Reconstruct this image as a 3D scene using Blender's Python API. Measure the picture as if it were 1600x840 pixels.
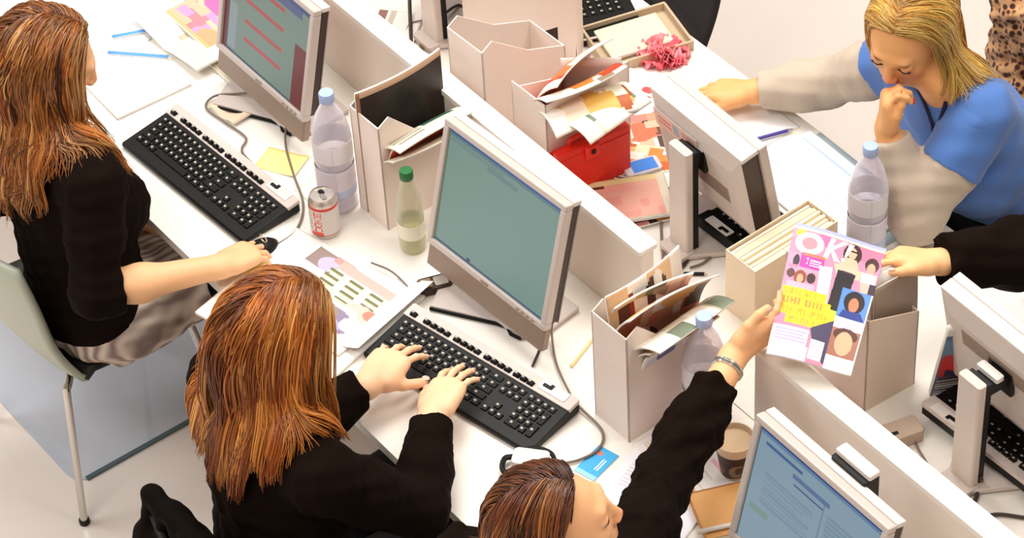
import bpy, bmesh, math, random
import numpy as np
from mathutils import Vector, Matrix
random.seed(7)
rng = np.random.default_rng(7)
for o in list(bpy.data.objects): bpy.data.objects.remove(o)
scene = bpy.context.scene
COL = scene.collection

# ------------------------------------------------------------------ camera
FPX = 4504.89                      # focal length in pixels of the 1600-wide frame
cF = np.array([-0.5940864285801387, 0.41444878821280845, -0.6894153445680118])
cR = np.array([0.6081628072607318, 0.7923764238287828, -0.04772423729149509])
cU = np.array([-0.5264972129476485, 0.44762909301032217, 0.722792418228854])
cO = np.array([3.5943229350242936, -2.085851067806775, 5.068654041055144])
cd = bpy.data.cameras.new('camera'); cam = bpy.data.objects.new('camera', cd); COL.objects.link(cam)
cd.sensor_fit = 'HORIZONTAL'; cd.sensor_width = 36.0; cd.lens = 36.0 * FPX / 1600.0
cd.clip_start = .1; cd.clip_end = 60
cam.matrix_world = Matrix(((cR[0], cU[0], -cF[0], cO[0]), (cR[1], cU[1], -cF[1], cO[1]),
                           (cR[2], cU[2], -cF[2], cO[2]), (0, 0, 0, 1)))
scene.camera = cam

# ------------------------------------------------------------------ world, lights, exposure
scene.view_settings.view_transform = 'Standard'
scene.view_settings.look = 'None'
scene.view_settings.gamma = 1
scene.view_settings.use_curve_mapping = False
scene.view_settings.exposure = 0.08
wd = bpy.data.worlds.new('world'); scene.world = wd; wd.use_nodes = True
wd.node_tree.nodes['Background'].inputs[0].default_value = (1.0, .93, .86, 1)
wd.node_tree.nodes['Background'].inputs[1].default_value = .26

def area(name, loc, target, sx, sy, power, color):
    d = bpy.data.lights.new(name, 'AREA'); d.shape = 'RECTANGLE'; d.size = sx; d.size_y = sy
    d.energy = power; d.color = color
    o = bpy.data.objects.new(name, d); COL.objects.link(o); o.location = loc
    v = Vector(target) - Vector(loc)
    o.rotation_euler = v.to_track_quat('-Z', 'Y').to_euler()
    return o
area('ceiling_or_fill_light', (-1.6, 1.6, 5.6), (-.2, .6, .7), 3.2, 2.2, 235, (1.0, .97, .92))
area('ceiling_or_fill_light', (1.8, 2.2, 5.4), (.2, .7, .7), 2.2, 1.6, 105, (1.0, .95, .88))
area('ceiling_or_fill_light', (-3.4, -2.6, 4.6), (-1.2, -.6, 0), 2.6, 2.0, 120, (.90, .95, 1.0))  # cool lamp added to brighten the floor at front left
area('ceiling_or_fill_light', (.8, -2.6, 5.8), (0, .4, .7), 2.4, 1.2, 105, (1.0, .95, .9))  # added fill lamp, lifts the faces turned to the camera

# ------------------------------------------------------------------ helpers
DZ = .73                                            # desk top height
def at(px, py, z=DZ):
    """point of the place, at height z, that the photograph shows at (px, py)"""
    d = cF + ((px - 800) / FPX) * cR - ((py - 420) / FPX) * cU
    return cO + d * ((z - cO[2]) / d[2])
def nrm(v):
    v = np.asarray(v, float); return v / np.linalg.norm(v)
def lin(c):
    c = np.asarray(c, float) / 255.0
    return tuple(np.where(c <= .04045, c / 12.92, ((c + .055) / 1.055) ** 2.4))
MATS = {}
def mat(name, rgb, rough=.5, metal=0., spec=.5, noise=None, bump=None, emit=None, coat=0., sheen=0.):
    if name in MATS: return MATS[name]
    m = bpy.data.materials.new(name); m.use_nodes = True; nt = m.node_tree
    b = nt.nodes['Principled BSDF']; c = lin(rgb) + (1,)
    b.inputs['Base Color'].default_value = c; b.inputs['Roughness'].default_value = rough
    b.inputs['Metallic'].default_value = metal; b.inputs['Specular IOR Level'].default_value = spec
    b.inputs['Coat Weight'].default_value = coat
    b.inputs['Sheen Weight'].default_value = sheen
    if noise:                                        # (scale, second colour, detail)
        tc = nt.nodes.new('ShaderNodeTexCoord'); n = nt.nodes.new('ShaderNodeTexNoise')
        n.inputs['Scale'].default_value = noise[0]; n.inputs['Detail'].default_value = 4
        r = nt.nodes.new('ShaderNodeMix'); r.data_type = 'RGBA'
        r.inputs['A'].default_value = c; r.inputs['B'].default_value = lin(noise[1]) + (1,)
        mr = nt.nodes.new('ShaderNodeMapRange'); mr.inputs[1].default_value = .35; mr.inputs[2].default_value = .65
        nt.links.new(tc.outputs['Object'], n.inputs['Vector']); nt.links.new(n.outputs['Fac'], mr.inputs[0])
        nt.links.new(mr.outputs[0], r.inputs['Factor']); nt.links.new(r.outputs['Result'], b.inputs['Base Color'])
    if bump:
        tc = nt.nodes.new('ShaderNodeTexCoord'); n = nt.nodes.new('ShaderNodeTexNoise'); n.inputs['Scale'].default_value = bump[0]
        bp = nt.nodes.new('ShaderNodeBump'); bp.inputs['Strength'].default_value = bump[1]; bp.inputs['Distance'].default_value = bump[2]
        nt.links.new(tc.outputs['Object'], n.inputs['Vector']); nt.links.new(n.outputs['Fac'], bp.inputs['Height'])
        nt.links.new(bp.outputs[0], b.inputs['Normal'])
    if emit:
        b.inputs['Emission Color'].default_value = lin(emit[0]) + (1,); b.inputs['Emission Strength'].default_value = emit[1]
    MATS[name] = m; return m
def attr_mat(name, rough=.5, spec=.5, emit=0., base=1., sheen=0., coat=0., bump=None):
    if name in MATS: return MATS[name]
    m = bpy.data.materials.new(name); m.use_nodes = True; nt = m.node_tree
    b = nt.nodes['Principled BSDF']; a = nt.nodes.new('ShaderNodeAttribute'); a.attribute_name = 'Col'
    b.inputs['Roughness'].default_value = rough; b.inputs['Specular IOR Level'].default_value = spec
    b.inputs['Sheen Weight'].default_value = sheen; b.inputs['Coat Weight'].default_value = coat
    if emit:
        nt.links.new(a.outputs['Color'], b.inputs['Emission Color']); b.inputs['Emission Strength'].default_value = emit
        b.inputs['Base Color'].default_value = (.03, .035, .04, 1)
    else:
        nt.links.new(a.outputs['Color'], b.inputs['Base Color'])
    if bump:
        tc = nt.nodes.new('ShaderNodeTexCoord'); n = nt.nodes.new('ShaderNodeTexNoise'); n.inputs['Scale'].default_value = bump[0]
        bp = nt.nodes.new('ShaderNodeBump'); bp.inputs['Strength'].default_value = bump[1]; bp.inputs['Distance'].default_value = bump[2]
        nt.links.new(tc.outputs['Object'], n.inputs['Vector']); nt.links.new(n.outputs['Fac'], bp.inputs['Height'])
        nt.links.new(bp.outputs[0], b.inputs['Normal'])
    MATS[name] = m; return m
def clear_mat(name, rgb, alpha=.25, rough=.05, face=.0):
    """thin clear plastic or glass: see-through head-on, shinier at the rim"""
    if name in MATS: return MATS[name]
    m = bpy.data.materials.new(name); m.use_nodes = True; nt = m.node_tree; nt.nodes.clear()
    out = nt.nodes.new('ShaderNodeOutputMaterial'); tr = nt.nodes.new('ShaderNodeBsdfTransparent')
    pr = nt.nodes.new('ShaderNodeBsdfPrincipled'); mx = nt.nodes.new('ShaderNodeMixShader'); lw = nt.nodes.new('ShaderNodeLayerWeight')
    tr.inputs[0].default_value = lin(rgb) + (1,)
    pr.inputs['Base Color'].default_value = lin(rgb) + (1,); pr.inputs['Roughness'].default_value = rough
    pr.inputs['Specular IOR Level'].default_value = .8
    lw.inputs[0].default_value = .35
    mr = nt.nodes.new('ShaderNodeMapRange'); mr.inputs[3].default_value = face; mr.inputs[4].default_value = alpha + face
    nt.links.new(lw.outputs['Facing'], mr.inputs[0]); nt.links.new(mr.outputs[0], mx.inputs[0])
    nt.links.new(tr.outputs[0], mx.inputs[1]); nt.links.new(pr.outputs[0], mx.inputs[2]); nt.links.new(mx.outputs[0], out.inputs[0])
    MATS[name] = m; return m

# mesh collector: several shapes, ONE mesh object
class MB:
    def __init__(s): s.v = []; s.f = []; s.m = []; s.mi = 0; s.T = None
    def add(s, vs, fs, mi=None):
        n = len(s.v)
        for p in vs:
            p = np.asarray(p, float)
            if s.T is not None: p = s.T[:3, :3] @ p + s.T[:3, 3]
            s.v.append(tuple(p))
        for f in fs: s.f.append(tuple(i + n for i in f)); s.m.append(s.mi if mi is None else mi)
        return s
    def box(s, c, d, yaw=0., r=0., mi=None, taper=(1, 1)):
        """box centred at c, size d, optional vertical-edge chamfer r and top taper"""
        x, y, z = d[0] / 2, d[1] / 2, d[2] / 2
        cs, sn = math.cos(yaw), math.sin(yaw)
        if r > 0:
            r = min(r, x * .9, y * .9); ring = []
            for (sx, sy, a0) in ((1, 1, 0), (-1, 1, 90), (-1, -1, 180), (1, -1, 270)):
                for k in range(4):
                    a = math.radians(a0 + 30 * k); ring.append((sx * (x - r) + r * math.cos(a), sy * (y - r) + r * math.sin(a)))
        else: ring = [(x, y), (-x, y), (-x, -y), (x, -y)]
        n = len(ring); vs = []
        e = min(.0012, z * .3) if r > 0 else 0
        lv = [(-z, 1 - e / max(x, y) if e else 1)] + ([(-z + e, 1), (z - e, 1)] if e else []) + [(z, 1 - e / max(x, y) if e else 1)]
        for zz, k in lv:
            t = (zz + z) / (2 * z); tx = 1 + (taper[0] - 1) * t; ty = 1 + (taper[1] - 1) * t
            for px, py in ring:
                px *= k * tx; py *= k * ty
                vs.append((c[0] + px * cs - py * sn, c[1] + px * sn + py * cs, c[2] + zz))
        fs = []
        for L in range(len(lv) - 1):
            for i in range(n): fs.append((L * n + i, L * n + (i + 1) % n, (L + 1) * n + (i + 1) % n, (L + 1) * n + i))
        fs.append(tuple(range(n - 1, -1, -1))); fs.append(tuple((len(lv) - 1) * n + i for i in range(n)))
        return s.add(vs, fs, mi)
    def prism(s, poly, axis, a, b, mi=None):
        """poly: 2-D outline in the plane perpendicular to axis (0,1,2), extruded from a to b"""
        n = len(poly); vs = []
        for t in (a, b):
            for p in poly:
                q = list(p); q.insert(axis, t); vs.append(q)
        fs = [tuple(range(n)), tuple(range(2 * n - 1, n - 1, -1))]
        for i in range(n): fs.append((i, n + i, n + (i + 1) % n, (i + 1) % n))
        return s.add(vs, fs, mi)
    def lathe(s, prof, c=(0, 0, 0), seg=28, mi=None, cap=True):
        vs = []; fs = []
        for r, z in prof:
            for i in range(seg):
                a = 2 * math.pi * i / seg; vs.append((c[0] + r * math.cos(a), c[1] + r * math.sin(a), c[2] + z))
        for L in range(len(prof) - 1):
            for i in range(seg): fs.append((L * seg + i, L * seg + (i + 1) % seg, (L + 1) * seg + (i + 1) % seg, (L + 1) * seg + i))
        if cap:
            if prof[0][0] > 1e-4: fs.append(tuple(range(seg - 1, -1, -1)))
            if prof[-1][0] > 1e-4: fs.append(tuple((len(prof) - 1) * seg + i for i in range(seg)))
        return s.add(vs, fs, mi)
    def tube(s, pts, r, seg=8, mi=None, closed=False):
        pts = [np.asarray(p, float) for p in pts]; n = len(pts)
        rr = r if hasattr(r, '__len__') else [r] * n
        vs = []; fs = []; pa = None
        for i in range(n):
            t = pts[min(i + 1, n - 1)] - pts[max(i - 1, 0)]; t = t / (np.linalg.norm(t) + 1e-12)
            if pa is None:
                pa = np.cross(t, (0, 0, 1)) if abs(t[2]) < .9 else np.cross(t, (1, 0, 0))
            pa = pa - t * (pa @ t); pa /= np.linalg.norm(pa) + 1e-12; pb = np.cross(t, pa)
            for k in range(seg):
                a = 2 * math.pi * k / seg; vs.append(pts[i] + rr[i] * (math.cos(a) * pa + math.sin(a) * pb))
        for i in range(n - 1):
            for k in range(seg): fs.append((i * seg + k, i * seg + (k + 1) % seg, (i + 1) * seg + (k + 1) % seg, (i + 1) * seg + k))
        fs.append(tuple(range(seg - 1, -1, -1))); fs.append(tuple((n - 1) * seg + k for k in range(seg)))
        return s.add(vs, fs, mi)
    def build(s, name, mats, parent=None, smooth=False, bevel=0.):
        me = bpy.data.meshes.new(name); me.from_pydata(s.v, [], s.f)
        for m in (mats if isinstance(mats, (list, tuple)) else [mats]): me.materials.append(m)
        me.polygons.foreach_set('material_index', s.m)
        bm = bmesh.new(); bm.from_mesh(me); bmesh.ops.recalc_face_normals(bm, faces=bm.faces); bm.to_mesh(me); bm.free()
        if smooth:
            me.polygons.foreach_set('use_smooth', [True] * len(me.polygons))
            try: me.set_sharp_from_angle(angle=math.radians(40))
            except Exception: pass
        o = bpy.data.objects.new(name, me); COL.objects.link(o)
        if bevel:
            b = o.modifiers.new('bevel', 'BEVEL'); b.width = bevel; b.segments = 2; b.limit_method = 'ANGLE'; b.angle_limit = math.radians(35)
        if parent is not None: o.parent = parent
        return o
def spline(pts, n=8):
    """Catmull-Rom through pts"""
    P = [np.asarray(p, float) for p in pts]; P = [2 * P[0] - P[1]] + P + [2 * P[-1] - P[-2]]; out = []
    for i in range(1, len(P) - 2):
        for k in range(n):
            t = k / n
            out.append(.5 * ((2 * P[i]) + (-P[i - 1] + P[i + 1]) * t + (2 * P[i - 1] - 5 * P[i] + 4 * P[i + 1] - P[i + 2]) * t * t + (-P[i - 1] + 3 * P[i] - 3 * P[i + 1] + P[i + 2]) * t ** 3))
    out.append(P[-2]); return out
def tag(o, label=None, cat=None, group=None, kind=None):
    if label: o['label'] = label
    if cat: o['category'] = cat
    if group: o['group'] = group
    if kind: o['kind'] = kind
    return o
def thing(name, loc, yaw=0., label=None, cat=None, group=None):
    o = bpy.data.objects.new(name, None); COL.objects.link(o); o.empty_display_size = .05
    o.location = tuple(loc); o.rotation_euler = (0, 0, yaw)
    return tag(o, label, cat, group)
def copy_tree(o, parent=None):
    c = o.copy(); COL.objects.link(c)
    if parent is not None: c.parent = parent
    for ch in list(o.children): copy_tree(ch, c)
    return c
def np_mesh(name, V, F, mats, parent=None, smooth=True, col=None, facecol=None):
    """mesh from numpy arrays; F is (n,4) or (n,3); col per vertex or facecol per face"""
    me = bpy.data.meshes.new(name); V = np.asarray(V, np.float32); F = np.asarray(F, np.int32); k = F.shape[1]
    me.vertices.add(len(V)); me.vertices.foreach_set('co', V.ravel())
    me.loops.add(F.size); me.loops.foreach_set('vertex_index', F.ravel())
    me.polygons.add(len(F)); me.polygons.foreach_set('loop_start', np.arange(0, F.size, k, dtype=np.int32))
    me.polygons.foreach_set('loop_total', np.full(len(F), k, np.int32))
    me.update(calc_edges=True); me.validate()
    if col is not None:
        a = me.attributes.new('Col', 'FLOAT_COLOR', 'POINT'); c = np.ones((len(V), 4), np.float32); c[:, :3] = col; a.data.foreach_set('color', c.ravel())
    if facecol is not None:
        a = me.attributes.new('Col', 'FLOAT_COLOR', 'FACE') if False else me.attributes.new('Col', 'FLOAT_COLOR', 'CORNER')
        c = np.ones((len(F), k, 4), np.float32); c[:, :, :3] = np.asarray(facecol)[:, None, :]; a.data.foreach_set('color', c.ravel())
    for m in (mats if isinstance(mats, (list, tuple)) else [mats]): me.materials.append(m)
    if smooth: me.polygons.foreach_set('use_smooth', [True] * len(me.polygons))
    o = bpy.data.objects.new(name, me); COL.objects.link(o)
    if parent is not None: o.parent = parent
    return o

# ---- printed matter: a small raster of ink laid on a grid of faces
FONT = {'A': '01110100011000111111100011000110001', 'B': '11110100011000111110100011000111110', 'C': '01111100001000010000100001000001111',
 'D': '11110100011000110001100011000111110', 'E': '11111100001000011110100001000011111', 'F': '11111100001000011110100001000010000',
 'I': '01110001000010000100001000010001110', 'K': '10001100101010011000101001001010001', 'L': '10000100001000010000100001000011111',
 'N': '10001110011010110011100011000110001', 'O': '01110100011000110001100011000101110', 'P': '11110100011000111110100001000010000',
 'R': '11110100011000111110101001001010001', 'S': '01111100001000001110000010000111110', 'T': '11111001000010000100001000010000100',
 'Y': '10001100010101000100001000010000100', 'U': '10001100011000110001100011000101110', 'V': '10001100011000110001100010101000100',
 '!': '00100001000010000100001000000000100', 'X': '10001100010101000100010101000110001', 'W': '10001100011000110101101011010101010'}
class Ink:
    def __init__(s, nu, nv, rgb): s.nu = nu; s.nv = nv; s.a = np.empty((nv, nu, 3)); s.a[:] = lin(rgb); s.U, s.V = np.meshgrid((np.arange(nu) + .5) / nu, 1 - (np.arange(nv) + .5) / nv)
    def rect(s, u0, v0, u1, v1, rgb): s.a[(s.U >= u0) & (s.U < u1) & (s.V >= v0) & (s.V < v1)] = lin(rgb)
    def ell(s, u, v, ru, rv, rgb, rin=0.):
        d = ((s.U - u) / ru) ** 2 + ((s.V - v) / rv) ** 2; s.a[(d < 1) & (d >= rin * rin)] = lin(rgb)
    def poly(s, pts, rgb):
        ins = np.zeros(s.U.shape, bool); n = len(pts)
        for i in range(n):
            (x0, y0), (x1, y1) = pts[i], pts[(i + 1) % n]
            if y0 == y1: continue
            c = ((y0 > s.V) != (y1 > s.V)) & (s.U < (x1 - x0) * (s.V - y0) / (y1 - y0) + x0); ins ^= c
        s.a[ins] = lin(rgb)
    def text(s, t, u, v, w, h, rgb, gap=.2):
        """word t with its lower left corner at u,v; each letter w by h"""
        for i, ch in enumerate(t):
            g = FONT.get(ch); x0 = u + i * w * (1 + gap)
            if not g: continue
            for r in range(7):
                for c in range(5):
                    if g[r * 5 + c] == '1': s.rect(x0 + c * w / 5, v + (6 - r) * h / 7, x0 + (c + 1) * w / 5 + 1e-4, v + (7 - r) * h / 7 + 1e-4, rgb)
    def lines(s, u0, v0, u1, v1, n, rgb, duty=.5, seed=0):
        q = random.Random(seed); st = (v1 - v0) / n
        for i in range(n):
            s.rect(u0, v0 + i * st, u1 - (u1 - u0) * (q.random() * .35 if q.random() < .5 else 0), v0 + (i + duty) * st, rgb)
    def collage(s, pal, n, seed, smin=.12, smax=.4):
        q = random.Random(seed)
        for _ in range(n):
            w = q.uniform(smin, smax); h = q.uniform(smin, smax); u = q.uniform(-.05, 1 - w * .6); v = q.uniform(-.05, 1 - h * .6)
            c = q.choice(pal)
            if q.random() < .45: s.ell(u + w / 2, v + h / 2, w / 2, h / 2, c)
            else: s.rect(u, v, u + w, v + h, c)
def sheet(name, ink, w, h, mats, parent=None, fn=None, thick=.0015, both=False):
    """a printed leaf w by h lying in x,y (origin at its centre), bent by fn(x,y)->z, with real thickness"""
    nu, nv = ink.nu, ink.nv
    x = (np.arange(nu + 1) / nu - .5) * w; y = (np.arange(nv + 1) / nv - .5) * h
    X, Y = np.meshgrid(x, y); P = np.stack([X, Y, np.zeros_like(X)], -1)
    if fn is not None: P = fn(P)
    V = P.reshape(-1, 3); i = np.arange(nv)[:, None] * (nu + 1) + np.arange(nu)[None, :]
    F = np.stack([i, i + 1, i + nu + 2, i + nu + 1], -1).reshape(-1, 4)
    fc = ink.a[::-1].reshape(-1, 3)
    n = len(V)
    # underside and rim (paper white)
    du = np.gradient(P, axis=1); dv = np.gradient(P, axis=0); N = np.cross(du, dv); N /= np.linalg.norm(N, axis=-1, keepdims=True) + 1e-12
    V2 = (P - N * thick).reshape(-1, 3)
    F2 = F[:, ::-1] + n
    def strip(a, flip):
        q = np.stack([a[:-1], a[1:], a[1:] + n, a[:-1] + n], -1); return q[:, ::-1] if not flip else q
    idx = np.arange(n).reshape(nv + 1, nu + 1)
    R = np.concatenate([strip(idx[0], False), strip(idx[-1], True), strip(idx[:, 0], True), strip(idx[:, -1], False)])
    paper = np.tile(np.array(lin((240, 236, 228))), (len(F2) + len(R), 1))
    if both: paper[:len(F2)] = fc.reshape(nv, nu, 3)[:, ::-1].reshape(-1, 3)
    return np_mesh(name, np.concatenate([V, V2]), np.concatenate([F, F2, R]), mats, parent, smooth=False, facecol=np.concatenate([fc, paper]))
# ------------------------------------------------------------------ materials
M_desk = mat('white laminate', (243, 236, 226), .38)
M_edge = mat('laminate edge', (226, 214, 200), .5)
M_panel = mat('screen panel white', (236, 224, 212), .5)
M_steel = mat('chrome', (205, 200, 195), .16, metal=1.)
M_leg = mat('painted steel leg', (205, 203, 200), .4, metal=.3)
M_black = mat('black plastic', (10, 8, 6), .5, spec=.3)
M_key = mat('black keycap', (11, 9, 7), .55, spec=.25)
M_legend = mat('key legend', (176, 164, 152), .6)
M_silver = mat('silver plastic', (205, 192, 184), .36, spec=.4)
M_silver_lt = mat('light silver plastic', (226, 218, 210), .32)
M_taupe = mat('taupe plastic', (150, 128, 112), .4)
M_card = mat('white card', (242, 227, 216), .7, noise=(6, (238, 221, 210), 3))
M_cardin = mat('grey card', (176, 158, 146), .8)
M_paper = mat('white paper', (244, 240, 236), .8)
M_cream = mat('cream paper', (238, 226, 200), .8)
M_cable = mat('grey cable', (120, 104, 92), .5)
M_cabledk = mat('dark cable', (52, 40, 36), .5)
M_red = mat('red plastic', (232, 42, 24), .38)
M_print = attr_mat('printed ink', .45, .35)
M_screen = attr_mat('lit screen', .3, .3, emit=.82)

# ------------------------------------------------------------------ floor
def floor_mat():
    m = mat('pale floor', (232, 220, 210), .20, noise=(1.3, (224, 212, 203), 3)); m.node_tree.nodes['Principled BSDF'].inputs['Coat Weight'].default_value = .3
    m.node_tree.nodes['Principled BSDF'].inputs['Coat Roughness'].default_value = .12
    return m
b = MB(); b.box((0, 1, -.03), (14, 14, .06)); tag(b.build('floor', floor_mat()), kind='structure')

M_wall = mat('painted wall', (226, 214, 202), .8)
for nm, c, d in (('wall_left', (-7, 1, 3), (.1, 14, 6)), ('wall_right', (7, 1, 3), (.1, 14, 6)), ('wall_back', (0, 8, 3), (14, .1, 6)), ('wall_front', (0, -6, 3), (14, .1, 6))):
    b = MB(); b.box(c, d); tag(b.build(nm, M_wall), kind='structure')

# ------------------------------------------------------------------ desks and dividers
def desk(y0, y1, label, group):
    t = thing('bench_desk', (-.3, (y0 + y1) / 2, 0), 0, label, 'desk', group)
    w = y1 - y0
    b = MB(); b.box((0, 0, DZ - .0125), (4.2, w, .025), r=.004); b.build('desktop', M_desk, t)
    b = MB(); b.box((0, 0, DZ - .045), (4.0, .04, .04)); b.box((0, w / 2 - .12, DZ - .045), (4.0, .04, .04)); b.build('support_beam', M_leg, t)
    for x in (-2.02, 2.02):
        for s in (-1, 1):
            b = MB(); b.box((x, s * (w / 2 - .08), (DZ - .025) / 2), (.05, .05, DZ - .025), r=.008); b.build('leg', M_leg, t)
    return t
desk(0.0, .627, 'long white desk top nearest the camera, where the two long-haired women work', 'bench desks')
desk(.629, 1.335, 'long white desk top beyond the dividers, where the woman in blue leans', 'bench desks')

def divider(x0, x1, label):
    t = thing('desk_divider', ((x0 + x1) / 2, .632, DZ), 0, label, 'divider', 'desk dividers')
    L = x1 - x0
    b = MB(); b.box((0, 0, .112), (L, .034, .222), r=.006); b.build('panel', M_panel, t)
    b = MB(); b.box((0, .002, .231), (L, .05, .014), r=.006); b.build('top_cap', M_desk, t)
    return t
divider(-2.35, .195, 'long white divider rising behind the two left monitors, ends by the file of magazines')
divider(.548, 1.75, 'white divider at lower right behind the blue-screened monitor')

b = MB(); t = thing('chair_mat', (-1.21, .16, 0), 0, 'glossy pale blue grey floor mat under the chair of the left woman', 'mat')
b.box((0, 0, .0025), (.72, .90, .005), r=.05); b.build('mat_sheet', mat('blue grey mat', (186, 190, 198), .07, coat=.3), t)
b = MB(); b.box((.355, 0, .004), (.012, .84, .0045)); b.build('mat_edge', mat('teal rim', (74, 92, 98), .4), t)
# ------------------------------------------------------------------ monitors
def monitor(x, y, yaw, w, h, tilt, label, ink, deep=.022, neck='low', scale_zb=.1, back=.055, vent=.068):
    """front faces local -Y; panel leans back by tilt"""
    t = thing('computer_monitor', (x, y, DZ), yaw, label, 'monitor', 'flat computer monitors')
    ct, st = math.cos(tilt), math.sin(tilt)
    T = np.eye(4); T[:3, :3] = np.array([[1, 0, 0], [0, ct, st], [0, -st, ct]]); T[:3, 3] = (0, 0, scale_zb)
    # local panel frame: x right, z up the panel, -y towards the viewer
    fb = .0155; bt = MB(); bt.T = T
    # front bezel ring
    for (cx, cz, sx, sz) in ((0, h - fb / 2, w, fb), (0, fb / 2, w, fb), (-w / 2 + fb / 2, h / 2, fb, h - 2 * fb), (w / 2 - fb / 2, h / 2, fb, h - 2 * fb)):
        bt.box((cx, .010, cz), (sx, .022, sz))
    bt.build('bezel', M_silver, t, bevel=.003)
    bt = MB(); bt.T = T; bt.box((0, .016, -.027), (w - .006, .02, .058), r=.004)
    ch = bt.build('lower_bar', M_taupe, t)
    bt = MB(); bt.T = T
    bt.box((0, -.001, .0075), (.022, .003, .005)); bt.build('badge', M_taupe, ch)
    for k in range(4):
        bt = MB(); bt.T = T; bt.box((w * .28 + k * .016, -.001, .0075), (.008, .004, .004)); bt.build('button', M_taupe, ch)
    s = sheet('screen', ink, w - 2 * fb + .002, h - 2 * fb + .002, M_screen, t, thick=.004)
    me = s.data; V = np.empty(len(me.vertices) * 3, np.float32); me.vertices.foreach_get('co', V); V = V.reshape(-1, 3)
    V = np.stack([V[:, 0], .006 - V[:, 2], V[:, 1] + h / 2], 1) @ T[:3, :3].T + T[:3, 3]
    me.vertices.foreach_set('co', V.astype(np.float32).ravel()); me.update()
    # rear shell: black sides, silver back
    bt = MB(); bt.T = T; bt.box((0, .022 + deep / 2, h / 2), (w - .012, deep, h - .012)); bt.build('side_shell', M_side, t, bevel=.004)
    bt = MB(); bt.T = T
    y1 = .022 + deep; y2 = y1 + .012
    a = (w / 2 - .004, h - .004, .004); c = (w / 2 - .035, h - .05, .04)
    bt.add([(-a[0], y1, a[2]), (a[0], y1, a[2]), (a[0], y1, a[1]), (-a[0], y1, a[1]), (-c[0], y2, c[2]), (c[0], y2, c[2]), (c[0], y2, c[1]), (-c[0], y2, c[1])],
           [(4, 5, 6, 7), (0, 1, 5, 4), (1, 2, 6, 5), (2, 3, 7, 6), (3, 0, 4, 7), (3, 2, 1, 0)])
    bk = bt.build('back_cover', M_silver, t)
    bt = MB(); bt.T = T; bt.box((0, .022 + deep * .5, h - .004), (w - .002, deep, .012)); bt.build('top_edge', M_silver_lt, t, bevel=.002)
    bt = MB(); bt.T = T
    for k in range(9): bt.box((0, y2 + .0006, h - vent - k * .0052), (w * .62, .0016, .0022))
    bt.build('vent_slot', M_taupe, bk)
    # stand
    pb = T[:3, :3] @ np.array([0, y2, h * .42]) + T[:3, 3]
    if neck == 'low':
        q = MB(); q.prism([(-.05, .055), (.05, .055), (.045, .095), (-.045, .095)], 2, .012, .16); q.build('neck', M_silver, t, bevel=.003)
        q = MB(); q.prism([(-.105, -.07), (.028, .004), (.10, .012), (.13, .05), (.12, .16), (-.12, .16), (-.145, -.005)], 2, .004, .014); bs = q.build('foot', M_silver, t, bevel=.002)
        q = MB(); q.tube([(-.105, -.071, .006), (.03, .003, .006), (.055, .012, .006), (.075, .004, .006), (.10, .010, .006)], .0042, 6); q.build('rubber_edge', M_black, bs)
    else:
        yn = pb[1] + back; ex = back - .055
        q = MB(); q.box((0, yn, .15 + .0), (.062, .022, .30), r=.006); nk = q.build('neck', M_silver, t, bevel=.004)
        q = MB(); q.box((0, yn - .018, .15), (.056, .014, .285)); q.build('cable_channel', M_black, nk)
        q = MB(); q.box((0, yn - .035 - ex / 2, .268), (.05, .05 + ex, .03)); q.box((0, pb[1] + .012, .262), (.07, .012, .07)); hg = q.build('hinge', M_black, t, bevel=.003)
        q = MB(); q.box((0, yn - .046, .29), (.06, .02, .012), r=.004); q.build('hinge_cap', M_silver_lt, hg)
        q = MB(); q.prism([(-.032, yn + .02), (.032, yn + .02), (.10, yn - .10), (.11, -.03), (-.11, -.03), (-.10, yn - .10)], 2, .004, .016); q.build('foot', M_silver, t, bevel=.003)
        q = MB(); q.box((0, yn + .012, .012), (.075, .05, .014), r=.01); q.build('heel', M_silver, nk)
    return t
M_side = mat('dark brown shell', (58, 36, 30), .45)

ink = Ink(96, 78, (112, 132, 120)); ink.rect(0, 0, .05, 1, (96, 18, 22)); ink.rect(.05, .93, 1, 1, (52, 70, 118))
ink.rect(.05, .0, .06, .93, (40, 58, 70)); ink.rect(.30, .86, .9, .93, (70, 86, 130)); ink.rect(.84, .0, 1, .60, (104, 14, 14)); ink.rect(.05, 0, .84, .03, (52, 72, 90)); ink.rect(.06, .05, .16, .5, (134, 146, 148))
for v in (.80, .60, .40, .22): ink.rect(.25, v, .70, v + .035, (176, 62, 62))
ink.rect(.2, .82, .24, .86, (176, 62, 62)); ink.rect(.06, .5, .84, .505, (130, 150, 140))
monitor(-.925, .392, 0.0, .362, .294, .222, 'flat monitor at top left showing red text lines on a green page', ink)
ink = Ink(96, 78, (118, 147, 138)); ink.rect(0, .965, 1, 1, (38, 84, 150)); ink.rect(0, .93, 1, .965, (92, 124, 128)); ink.rect(.02, .90, .5, .925, (108, 136, 132)); ink.rect(.35, .86, .62, .9, (104, 132, 130))
ink.rect(0, 0, 1, .03, (58, 88, 110)); ink.rect(0, 0, .012, 1, (92, 110, 60)); ink.rect(.985, 0, 1, 1, (70, 100, 96)); ink.rect(.3, .03, .33, .05, (50, 70, 90))
monitor(-.056, .386, .058, .385, .314, .25, 'flat monitor in the centre with an empty teal screen', ink)
ink = Ink(96, 78, (132, 156, 172)); ink.rect(0, .965, 1, 1, (26, 60, 122)); ink.rect(0, .94, 1, .965, (92, 128, 160)); ink.rect(.06, .87, .36, .90, (60, 94, 140)); ink.rect(.30, .80, .60, .835, (84, 112, 150)); ink.rect(.32, .74, .56, .76, (54, 80, 120))
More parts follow.
